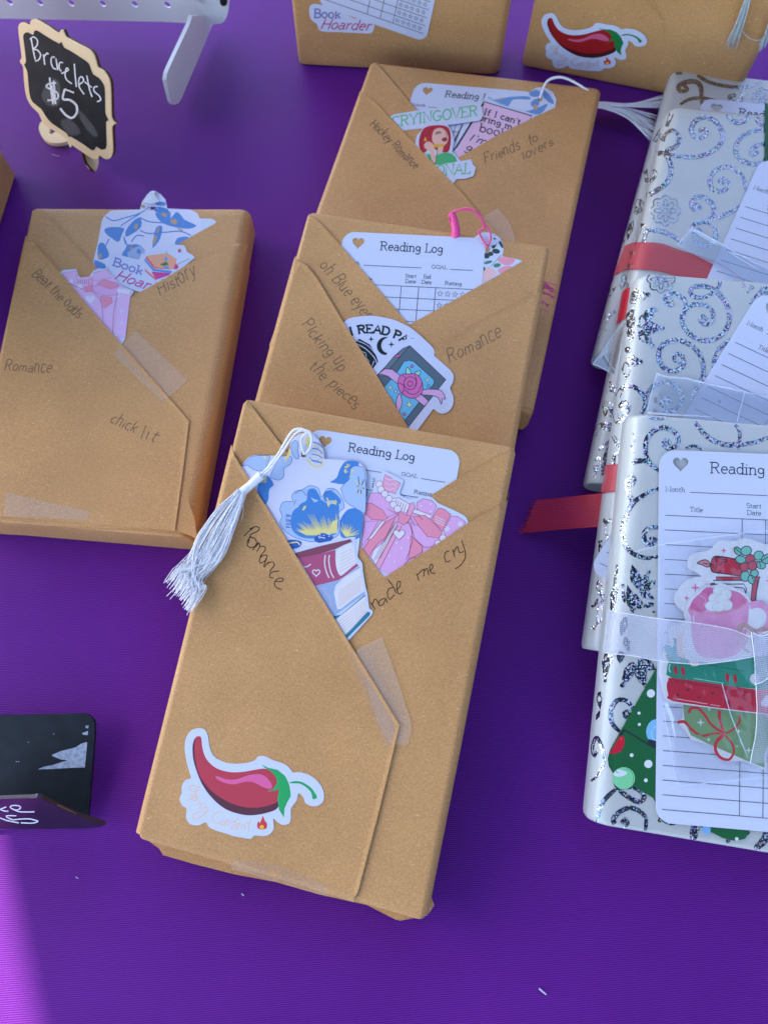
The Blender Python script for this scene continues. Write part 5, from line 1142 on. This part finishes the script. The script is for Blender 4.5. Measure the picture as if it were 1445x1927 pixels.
# stickers on P4
y3 = z5(1156, 980); y4 = z5(1156, 1220)
RED = ink(190, 34, 58); TEAL = ink(104, 190, 180); OLN = ink(34, 22, 36); STW = ink(214, 220, 246)
ol = sm(y4(560,480, 622,520, 625,640, 570,700, 640,760, 700,850, 900,910, 910,960, 960,1020, 1040,1060, 1110,1050, 1200,1055, 1390,1135, 1412,1100, 1400,1000, 1560,700, 1500,560, 1300,520), False, 1)
gy = ink(118, 156, 116)
k = sticker(P4, .0022, ol, 'sticker', 'green gift sticker with a red bow, lowest of the Christmas stickers', True, mat=STW)
k.new('print'); k.fill(y4(625,520, 1330,560, 1480,700, 1386,1000, 1385,1112, 1225,1050, 1000,950, 860,890, 700,810, 640,680), gy)
RB2 = ink(198, 44, 56)
for q, w_, w2_ in ((y4(575,690, 640,685, 700,750, 800,815, 900,795, 1010,790), 6, 4), (y4(680,600, 700,560, 760,555, 820,610, 900,720, 1010,790), 6, 4), (y4(965,580, 965,650, 985,720, 1010,790), 7, 4), (y4(1150,620, 1155,680, 1100,750, 1020,795), 4, 3), (y4(1010,800, 940,870, 930,950, 980,1020, 1060,1035, 1100,960, 1080,880, 1020,810), 7, 3)): k.line(q, w_, RB2, w1=w2_, smooth=5)
for cx, cy, r in ((790, 690, 8), (1145, 770, 5), (1130, 912, 3), (865, 850, 5), (1240, 950, 7), (870, 565, 4)): k.fill(spark(*y4(cx, cy)[0], r), SNOW)
k.done()
ol = sm(y3(800,525, 770,500, 680,450, 665,380, 720,310, 870,280, 950,190, 1080,195, 1200,165, 1300,190, 1400,225, 1560,240, 1640,420, 1640,700), False, 3) + y3(1500,900, 1100,1000, 700,900) + sm(y3(640,860, 560,790, 540,710, 590,630, 650,560, 780,525), False, 3)
k = sticker(P4, .0025, ol, 'sticker', 'sticker of a red candle with holly on open books', True, mat=STW, th=.0002)
k.new('candle'); fo2 = lambda pts, m_, w=2.1: (k.fill(pts, m_), k.line(pts, w, OLN, closed=True))
fo2(sm(y3(755,400, 800,375, 845,372, 872,400, 870,430, 840,435, 800,415), True, 3), ink(216, 120, 130)); k.fill(sm(y3(800,395, 850,400, 860,415, 830,412), True, 2), ink(110, 20, 50))
fo2(sm(y3(905,345, 960,338, 1110,362, 1170,400, 1165,510, 1100,512, 1000,497, 900,482, 882,420), True, 3), RED); k.line(sm(y3(925,345, 938,410, 920,480)), 2, OLN); k.line(y3(880,412, 905,410), 2, OLN); k.line(sm(y3(935,345, 1000,365, 1030,372, 1020,395, 990,380, 985,410, 965,412, 960,425)), 1.8, OLN); k.line(sm(y3(915,480, 940,490, 965,480)), 1.8, OLN)
k.done(); k.new('books')
fo2(y3(930,530, 1345,530, 1330,560, 1290,770, 1255,770, 1275,560, 930,560), RED, 1.9); fo2(y3(905,562, 1240,562, 1270,600, 1255,760, 1200,760, 1215,640, 1190,595, 880,598, 885,610, 880,590, 920,590), STW, 1.9); k.line(sm(y3(1090,628, 1185,632, 1205,680, 1215,720)), 1.8, OLN); k.line(y3(1320,560, 1300,770), 1.8, OLN); k.done()
k.new('holly')
for cx, cy, rx_, ry_, a_ in ((1135, 288, 44, 30, 50), (1213, 285, 44, 50, 75), (1160, 368, 50, 36, 0), (1328, 330, 42, 46, 60), (1410, 360, 60, 42, -25), (1350, 420, 44, 34, 20), (1203, 522, 42, 50, 10), (1290, 495, 36, 36, 0), (1262, 555, 32, 42, -20)):
    q = ell(*y3(cx, cy)[0], rx_/5, ry_/5, a_, 16); fo2(q, TEAL, 1.8)
for q in (y3(1110,260, 1190,330), y3(1440,325, 1340,390, 1290,380), y3(1245,470, 1290,590), y3(1330,385, 1350,440)): k.line(q, 1.6, OLN)
for cx, cy in ((1250, 362), (1195, 437), (1270, 424)): fo2(ell(*y3(cx, cy)[0], 8.6), RED, 1.8)
for cx, cy, r in ((1003, 283, 6), (738, 630, 9), (658, 727, 6), (1425, 565, 7)): k.fill(spark(*y3(cx, cy)[0], r), ink(205, 96, 160))
k.done()
# stack of books (green and red) sticker
ol = sm(y4(400,250, 395,140, 430,40, 500,-60, 480,-170, 560,-230, 700,-235, 900,-100, 1300,-60, 1560,60, 1600,300, 1540,560), False, 2) + sm(y4(1400,610, 1280,602, 900,555, 560,512, 490,500, 440,430, 425,340), False, 2)
k = sticker(P4, .0029, ol, 'sticker', 'sticker of a green and a red book lying flat, under the white ribbon', True, mat=STW)
k.new('print'); TG = ink(30, 140, 122); CR2 = ink(188, 16, 50)
k.fill(sm(y4(485,125, 520,20, 1240,60, 1560,110, 1520,380, 1280,372, 900,330, 510,268, 470,210), True, 2), TG); k.fill(sm(y4(520,270, 900,325, 1290,378, 1560,400, 1540,600, 1285,592, 540,492, 485,430, 468,340, 485,290), True, 2), CR2)
for x, y in ((553, 200), (620, 208), (1036, 268), (1108, 278)): k.fill(ell(*y4(x, y)[0], 3.4, 9, -8), CR2)
k.line(y4(720,275, 1000,322), 1.5, ink(150, 210, 215)); k.line(y4(560,467, 850,515), 1.5, ink(235, 170, 190)); k.line(y4(875,520, 965,535), 1.5, ink(235, 170, 190)); k.line(y4(985,172, 1190,210), 1.6, ink(16, 95, 92)); k.line(y4(820,140, 950,165), 1.6, ink(16, 95, 92)); k.line(y4(540,300, 1280,415), 1.8, ink(130, 10, 40)); k.line(sm(y4(500,140, 490,190, 505,220)), 2.4, ink(170, 220, 220))
for x, y in ((572, 430), (668, 382), (770, 455), (895, 415), (1033, 497), (1198, 477)): k.fill(heart(*y4(x, y)[0], 3.4), ink(120, 12, 40))
k.fill(ell(*y4(1290, 280)[0], 9, 10), STW); k.fill(sm(y4(1340,500, 1460,390, 1560,380, 1560,480, 1400,540), True, 2), STW)
k.fill(sm(y3(440,1190, 470,1160, 520,1185, 540,1150, 525,1100, 560,1105, 575,1160, 560,1250, 600,1290, 560,1330, 520,1290, 470,1250), True, 2), ink(60, 170, 190)); k.fill(sm(y3(560,1190, 570,1080, 640,1030, 720,1070, 800,1060, 830,1110, 800,1170, 830,1240, 760,1290, 770,1350, 700,1360, 670,1300, 580,1270), True, 3), ink(222, 205, 212)); k.done()
# mug sticker
ol = sm(y3(650,1290, 620,1100, 640,940, 625,870, 650,790, 700,720, 760,670, 830,605, 900,620, 960,590, 1040,605, 1120,640, 1210,690, 1260,765, 1330,765, 1400,790, 1445,850, 1450,930, 1420,1010, 1440,1080, 1350,1180, 1200,1290, 900,1330), True, 3)
k = sticker(P4, .0033, ol, 'sticker', 'pink mug of hot chocolate with marshmallows sticker', True, mat=STW)
k.new('mug'); MU = ink(214, 150, 206); MU2 = ink(204, 104, 168)
k.fill(sm(y3(665,830, 690,900, 700,1100, 760,1250, 900,1290, 1080,1270, 1180,1170, 1215,1000, 1232,830, 1222,740, 1100,660, 960,640, 840,630, 760,700), True, 3), MU)
k.fill(sm(y3(680,810, 720,730, 780,680, 835,628, 900,640, 880,760, 820,850, 720,845), True, 2), MU2); k.fill(sm(y3(1060,700, 1080,660, 1150,680, 1210,745, 1190,790, 1080,830), True, 2), MU2)
k.line(sm(y3(680,830, 800,862, 960,868, 1120,830, 1205,770)), 2.6, ink(200, 140, 160)); k.line(sm(y3(770,700, 830,740, 810,800)), 1.6, MU)
k.line(sm(y3(1240,800, 1330,785, 1410,840, 1425,930, 1390,1010, 1300,1050)), 13, MU); k.line(y3(712,890, 720,950), 2, STW); k.fill(ell(*y3(1425, 930)[0], 2.4), STW); k.done()
k.new('marshmallows'); MW = ink(214, 222, 244); MW2 = ink(196, 206, 236)
for cx, cy, rx_, ry_ in ((960, 660, 62, 45), (1020, 690, 50, 50), (910, 730, 52, 48), (980, 740, 60, 50), (1020, 790, 58, 50), (900, 800, 75, 48), (950, 810, 60, 40)): q = ell(*y3(cx, cy)[0], rx_/5, ry_/5); k.fill(q, MW); k.line(q, .9, MW2, closed=True)
k.done()
k.new('biscuit'); BI = ink(186, 150, 160); k.line(sm(y3(1160,1040, 1150,1000, 1190,985, 1240,1020, 1300,1050, 1370,1020, 1420,1030)), 12, BI); k.line(sm(y3(1175,1035, 1190,1005, 1240,1040, 1300,1070, 1390,1040)), 2, STW)
k.line(sm(y3(1120,1160, 1150,1080, 1220,1100, 1180,1190, 1240,1230)), 4, BI); k.done()
# ---- white organza ribbon
rw = thing('ribbon', 'sheer white ribbon tied across the stickers on the front gift package', 'ribbon', P4.at(1300, 1200, 0), GR_)
def wsurf(u, v, off):
    h = P4.at(u, v, off + (.0036 if u > 1250 else .0036*max(0, min(1, (u-1190)/60))))
    return h
band(wsurf, rw, 'band', q3(205,1355, 300,1375, 450,1400, 580,1420, 840,1450, 1000,1475, 1150,1508, 1290,1562, 1400,1520, 1520,1490), q3(170,1682, 260,1695, 400,1712, 560,1742, 700,1758, 900,1768, 1100,1745, 1300,1710, 1420,1690, 1540,1680), WHR, .0008, WHE, 40, wavy=.0005)
band(wsurf, rw, 'tail', y4(1245,-160, 1262,0, 1275,150, 1290,340, 1290,600, 1275,800, 1232,1060), y4(1560,-160, 1565,0, 1570,150, 1580,340, 1580,600, 1570,800, 1560,1060), WHR, .0013, WHE, 26, wavy=.0009)
band(wsurf, rw, 'bow_loop', y4(1260,-150, 1340,-120, 1440,-170, 1560,-230), y4(1270,330, 1370,290, 1450,200, 1560,60), WHR, .0018, WHE, 16, wavy=.0008)
# ---- cellophane
GC = 'clear cellophane sleeves'
def cello(surf, pts, off, label, seams=(), fold_glints=(), mat=None):
    c_ = thing('cellophane_sleeve', label, 'cellophane', surf.at(*pts[0], off, True), GC)
    a = Art(surf, c_, off, True); a.new('film'); a.fill(pts, mat or CELLO); a.done(); a.new('seam_glint')
    for s_l in seams: a.line(s_l, 1.5, CELLO_GLINT, step=12)
    for s_l, w_ in fold_glints: a.line(s_l, w_, CELLO_GLINT, step=12, w1=w_*.3)  # streaks painted pale as glints on the film
    a.done(); return c_
c2_ = thing('cellophane_sleeve', 'corner of a clear cellophane sleeve sticking out to the left of the stack', 'cellophane', P(1130, 680, .022), GC)
cp = Plane(P(1130, 680, .030), P2.n); a = Art(cp, c2_, 0); a.new('film'); a.fill(q2(85,765, 275,868, 300,865, 330,700, 370,400, 280,470, 250,530), CELLO); a.done(); a.new('seam_glint')
a.line(q2(85,765, 250,530, 370,390), 1.5, CELLO_GLINT); a.line(q2(85,765, 140,785, 280,868), 1.8, CELLO_GLINT); a.line(q2(120,745, 260,545), .9, CELLO_GLINT); a.line(sm(q2(200,660, 180,700, 240,800, 290,830)), 1.6, CELLO_GLINT); a.done()  # bright edges and glints of the corner drawn as pale lines
cello(P2, q1(830,1372, 1030,1480, 1250,1600, 1500,1720, 1560,1900, 1200,1800, 1000,1650, 730,1505), .0016, 'cellophane sleeve over the slanted card beside the sheer red ribbon', [q1(830,1370, 1030,1480, 1250,1600, 1500,1720), q1(840,1385, 1100,1540, 1350,1690), q1(730,1505, 835,1372)], [(q1(860,1380, 1200,1560), 4), (q1(1150,1560, 1445,1650), 3)])
cello(P3, q2(570,842, 620,865, 800,880, 940,920, 1250,985, 1500,1045, 1500,1260, 1000,1200, 490,1160, 500,1100, 535,960), .0018, 'cellophane sleeve on the third gift package, below its slanted card', [q2(570,840, 545,930, 495,1135), q2(1250,985, 1190,1215)], [(q2(570,845, 640,870, 800,882, 940,920, 1250,985, 1500,1045), 3.2), (q2(500,1150, 700,1165, 1000,1180), 4)])
cello(P4, [q3(590, 850)[0]] + q3(1000,760, 1520,690) + q4(1560,1060) + q4(1100,1090, 725,1135, 690,1000, 640,760, 600,500, 590,0), .0038, 'cellophane sleeve holding the Christmas stickers on the front gift package', [q3(380,905, 600,850, 1000,790, 1460,735), q4(610,560, 680,900, 725,1135, 1100,1100, 1500,1055), q4(1060,350, 1130,600, 1230,850)], [(q4(625,500, 670,600, 700,760), 8), (q4(1200,780, 1260,920), 2)], CELLO2)

# ================================================================ white perforated rack
rk = thing('display_rack', 'white perforated metal rack standing on a flat metal foot', 'rack', P(200, 38, 0))
b0, b1 = P(-60, 34, .012), P(424, 47, .012); dd = (b1-b0).normalized(); nn_ = Vector((dd.y, -dd.x, 0)).normalized()
pr = Plane(b0, nn_ + Vector((0, 0, .12)))
a = Art(pr, rk, 0); a.new('perforated_panel')
holes = [ell(x, y, 7.2, 4.6, 38, 14) for x, y in ((-40, 3), (19, 4), (76, 5), (135, 6), (194, 7), (254, 8), (315, 9))] + [ell(x, y, 7.2, 4.6, 38, 14) for x, y in ((-40, -48), (17, -47), (75, -46), (134, -45), (193, -44), (254, -43), (316, -42))]
a.sheet([(-90, 33), (300, 41), (405, 45.5), (415, 45), (421, 41), (421, -90), (-90, -90)], METAL, .0016, holes); a.done()
a.new('end_cap'); a.sheet([(421, 42), (428, 30), (431, 10), (433, -90), (421, -90)], METAL, .006); a.done()
a.new('plug'); a.sheet(ell(377, 11, 7.6, 5, 38, 14), METAL, .0006); a.done()
a = Art(pr, rk, .001); a.new('clip'); a.off = .004; a.sheet(ell(421, 3, 7, 9, 0, 14), simple('black_rubber', (.01, .01, .012), .35), .004); a.done()
f0, f1 = P(404, 44, 0), P(339, 192, 0); dd = (f1-f0).normalized(); fn = Vector((dd.y, -dd.x, 0)).normalized(); pf = Plane(f0, fn)
a = Art(pf, rk, 0); a.new('foot'); a.sheet([(404, 30), (400, 48), (342, 186), (336, 195), (327, 197), (323, 192), (315, 160), (313, 150), (315, 138), (318, 130), (358, 44), (362, 30)], METAL, .0028); a.done()

# ================================================================ chalkboard sign
sg = thing('price_sign', 'small chalkboard sign reading Bracelets $5 in a scalloped plywood frame', 'sign', P(130, 250, 0))
BLq, BRq = P(54, 207, .016), P(214, 316, .012); d1 = (BRq-BLq).normalized(); rd = ray(36, 30)
kk = (BLq - CAMO).dot(d1) / rd.dot(d1); TLq = CAMO + rd*kk
upv = (TLq-BLq).normalized(); nS = d1.cross(upv)
ps = Plane(BLq, nS); s2 = lambda *c: Z(20, 20, 5, *c)
fr = sm(s2(185,135, 190,100, 215,82, 245,85, 300,115, 380,165, 450,212, 475,183, 492,185, 520,245, 560,270, 650,320, 745,370, 790,430, 815,520, 830,540, 880,570, 925,640, 940,720, 945,860, 950,1010, 985,1055, 990,1065, 955,1090, 957,1200, 962,1330, 940,1385, 905,1398, 870,1385, 840,1360, 825,1395, 795,1400, 750,1380, 660,1320, 580,1265, 575,1280, 555,1280, 530,1215, 460,1160, 330,1080, 290,1020, 265,965, 200,900, 155,820, 135,720, 125,600, 120,525, 95,490, 92,465, 107,440, 90,300, 75,160, 95,118, 125,112, 160,130), True, 2)
inn = sm(s2(215,228, 225,195, 255,188, 330,235, 460,310, 478,288, 505,345, 560,375, 700,465, 745,510, 775,595, 830,630, 875,690, 890,760, 893,960, 925,1035, 900,1050, 905,1270, 880,1305, 850,1305, 810,1280, 790,1310, 760,1310, 690,1260, 565,1185, 550,1195, 525,1150, 390,1060, 330,990, 290,925, 210,860, 180,780, 165,620, 155,560, 130,505, 148,480, 130,320, 122,235, 150,205, 180,210), True, 2)
a = Art(ps, sg, 0); a.new('frame'); a.sheet(fr, WOOD, .0009); a.done()
ff = sg.children[0]
a = Art(ps, sg, -.003); a.new('edge'); a.sheet(fr, CHAR, .00298); a.done()
a = Art(ps, sg, .0011); a.new('chalkboard'); a.fill(inn, SLATE); a.done(); a.new('chalk_writing')
for s_l in ([197,265,212,350,235,462], [185,270,220,247,255,280,250,330,215,365,250,368,285,410,270,460,235,475], [312,410,325,510], [315,440,345,400,357,412], [420,440,390,440,385,490,405,540,432,550], [430,450,447,560], [497,490,465,490,460,540,480,572],
    [480,592,545,562,530,540,515,600,530,650,580,688], [602,500,610,600,622,718], [642,700,690,660,670,620,645,650,650,720,695,787], [720,610,745,740,770,812], [700,670,765,722], [822,715,790,720,790,760,835,800,850,840,815,857]): a.line(s2(*s_l), 2.5, CHALK, smooth=4)
for s_l, w_ in (([370,630,385,760,402,882], 3), ([432,680,360,690,345,722,440,770,440,830,350,845], 3), ([408,660,425,880], 3.5), ([390,700,410,860], 3), ([510,738,600,772], 3), ([512,740,495,830,560,840,620,890,625,960,580,1010,520,980,470,920], 4)): a.line(s2(*s_l), w_, CHALK, smooth=4)
a.done(); a.new('chalk_smudge')
a.fill(sm(s2(300,760, 400,640, 470,700, 460,880, 380,900, 310,850), True, 3), SMEAR); a.fill(sm(s2(470,1050, 560,1020, 660,1130, 620,1180, 540,1150), True, 3), SMEAR); a.fill(sm(s2(640,940, 700,980, 820,1150, 780,1180, 680,1060), True, 3), SMEAR); a.done()
hz = Plane(P(100, 240, .002), Vector((0, 0, 1))); a = Art(hz, sg, 0)
a.new('foot'); a.sheet(sm(s2(290,1045, 330,1050, 375,1100, 365,1150, 395,1160, 420,1140, 470,1150, 540,1200, 520,1235, 420,1248, 340,1225, 285,1165, 268,1100), True, 2), WOOD, .0028); a.done()
hz2 = Plane(P(170, 300, .006), Vector((.55, -.25, .9))); a = Art(hz2, sg, 0); a.new('foot')
a.sheet(sm(s2(690,1320, 760,1370, 830,1390, 820,1480, 795,1508, 750,1490, 715,1450, 690,1390), True, 2), WOOD, .0012); a.off -= .0013; a.sheet(sm(s2(675,1320, 700,1350, 730,1440, 790,1508, 760,1500, 700,1430, 680,1380), True, 2), CHAR, .0014); a.done()

# ================================================================ black holder with sign, lower left
hd = thing('sign_holder', 'black plastic plate with torn white sticker residue', 'holder', P(90, 1440, 0))
pz = Plane(P(90, 1440, .007), Vector((0, -.20, 1))); a = Art(pz, hd, 0); a.new('plate')
a.sheet([(-90, 1349), (0, 1347), (100, 1344.5), (155, 1343), (168, 1346), (176, 1354), (179, 1365), (178, 1390), (166, 1540), (-90, 1552)], BLACK, .0025); a.done(); a.new('sticker_residue')
RS = simple('torn_paper', (.34, .40, .50), .9, .1, .9, 500, 0, .25); v6 = lambda *c: Z(0, 1330, 6.02, *c)
a.fill(v6(980,400, 992,405, 978,560, 965,688, 800,692, 600,705, 430,710, 500,680, 600,660, 690,630, 775,605, 700,600, 600,560, 590,545, 700,500, 860,460, 920,420), RS)
a.fill(v6(930,300, 1000,275, 998,322, 950,318), RS); a.fill(v6(972,215, 1010,212, 1000,245, 975,240), RS)
for x, y in ((612, 308), (328, 402), (190, 622), (215, 622)): a.fill(ell(*v6(x, y)[0], 1.4, .8, n=8), RS)
a.done()
st = thing('price_sign', 'small dark sign with chalk lettering slotted in front of the black plate', 'sign', P(60, 1555, 0))
s0, s1 = P(-60, 1563, 0), P(190, 1562, 0); s2_ = P(60, 1497, .040); sn = (s1-s0).cross(s2_-s0).normalized(); pq = Plane(s0, sn)
a = Art(pq, st, 0); a.new('board'); DP = simple('dark_glossy_board', (.022, .010, .028), .25, .35, 0, 100, 0, .3, 0)
a.sheet(v6(-500,1050, 0,1045, 350,1040, 420,1030, 470,1040, 640,1130, 880,1240, 1195,1340, 1150,1360, 1000,1378, 600,1384, -500,1384), DP, .002); a.done(); a.new('edge')
a.fill(v6(-500,1020, 0,1005, 400,990, 425,1010, 400,1030, 0,1045, -500,1052), simple('worn_edge', (.14, .12, .10), .7)); a.fill(v6(655,1105, 700,1120, 870,1205, 880,1220, 760,1170, 650,1120), CHAR); a.done(); a.new('chalk_writing')
for s_l in ([205,1120,150,1118,120,1135,150,1160,200,1170,240,1140,205,1118], [150,1160,220,1188,300,1192,395,1190], [0,1165,75,1135], [0,1158,50,1180,100,1182], [-40,1240,0,1258,90,1290,218,1315], [190,1235,72,1238,140,1278,200,1276], [200,1275,330,1270,420,1290,428,1302,370,1318,240,1315]): a.line(v6(*s_l), 2.2, CHALK, smooth=4)
a.done()

# ================================================================ bits of lint on the cloth
for x0, y0, x1, y1, w_, lab in ((1014, 1860, 1027, 1871, 3.2, 'white sliver of paper on the cloth, low on the right'), (455, 1682, 459, 1685, 2.6, 'tiny white speck on the cloth below the front package'), (143, 1650, 148, 1653, 1.6, 'thin white lint on the cloth near the sunlit patch'), (98, 290, 112, 294, 1.4, 'curl of lint on the cloth below the Bracelets sign')):
    t_ = thing('lint', lab, 'lint', P(x0, y0, 0)); V, F = tube([[P(x0, y0, .0006), P((x0+x1)/2, (y0+y1)/2+.5, .0009), P(x1, y1, .0006)]], w_*.00012, 5); mkobj('fibre', V, F, WHITE, None, t_)
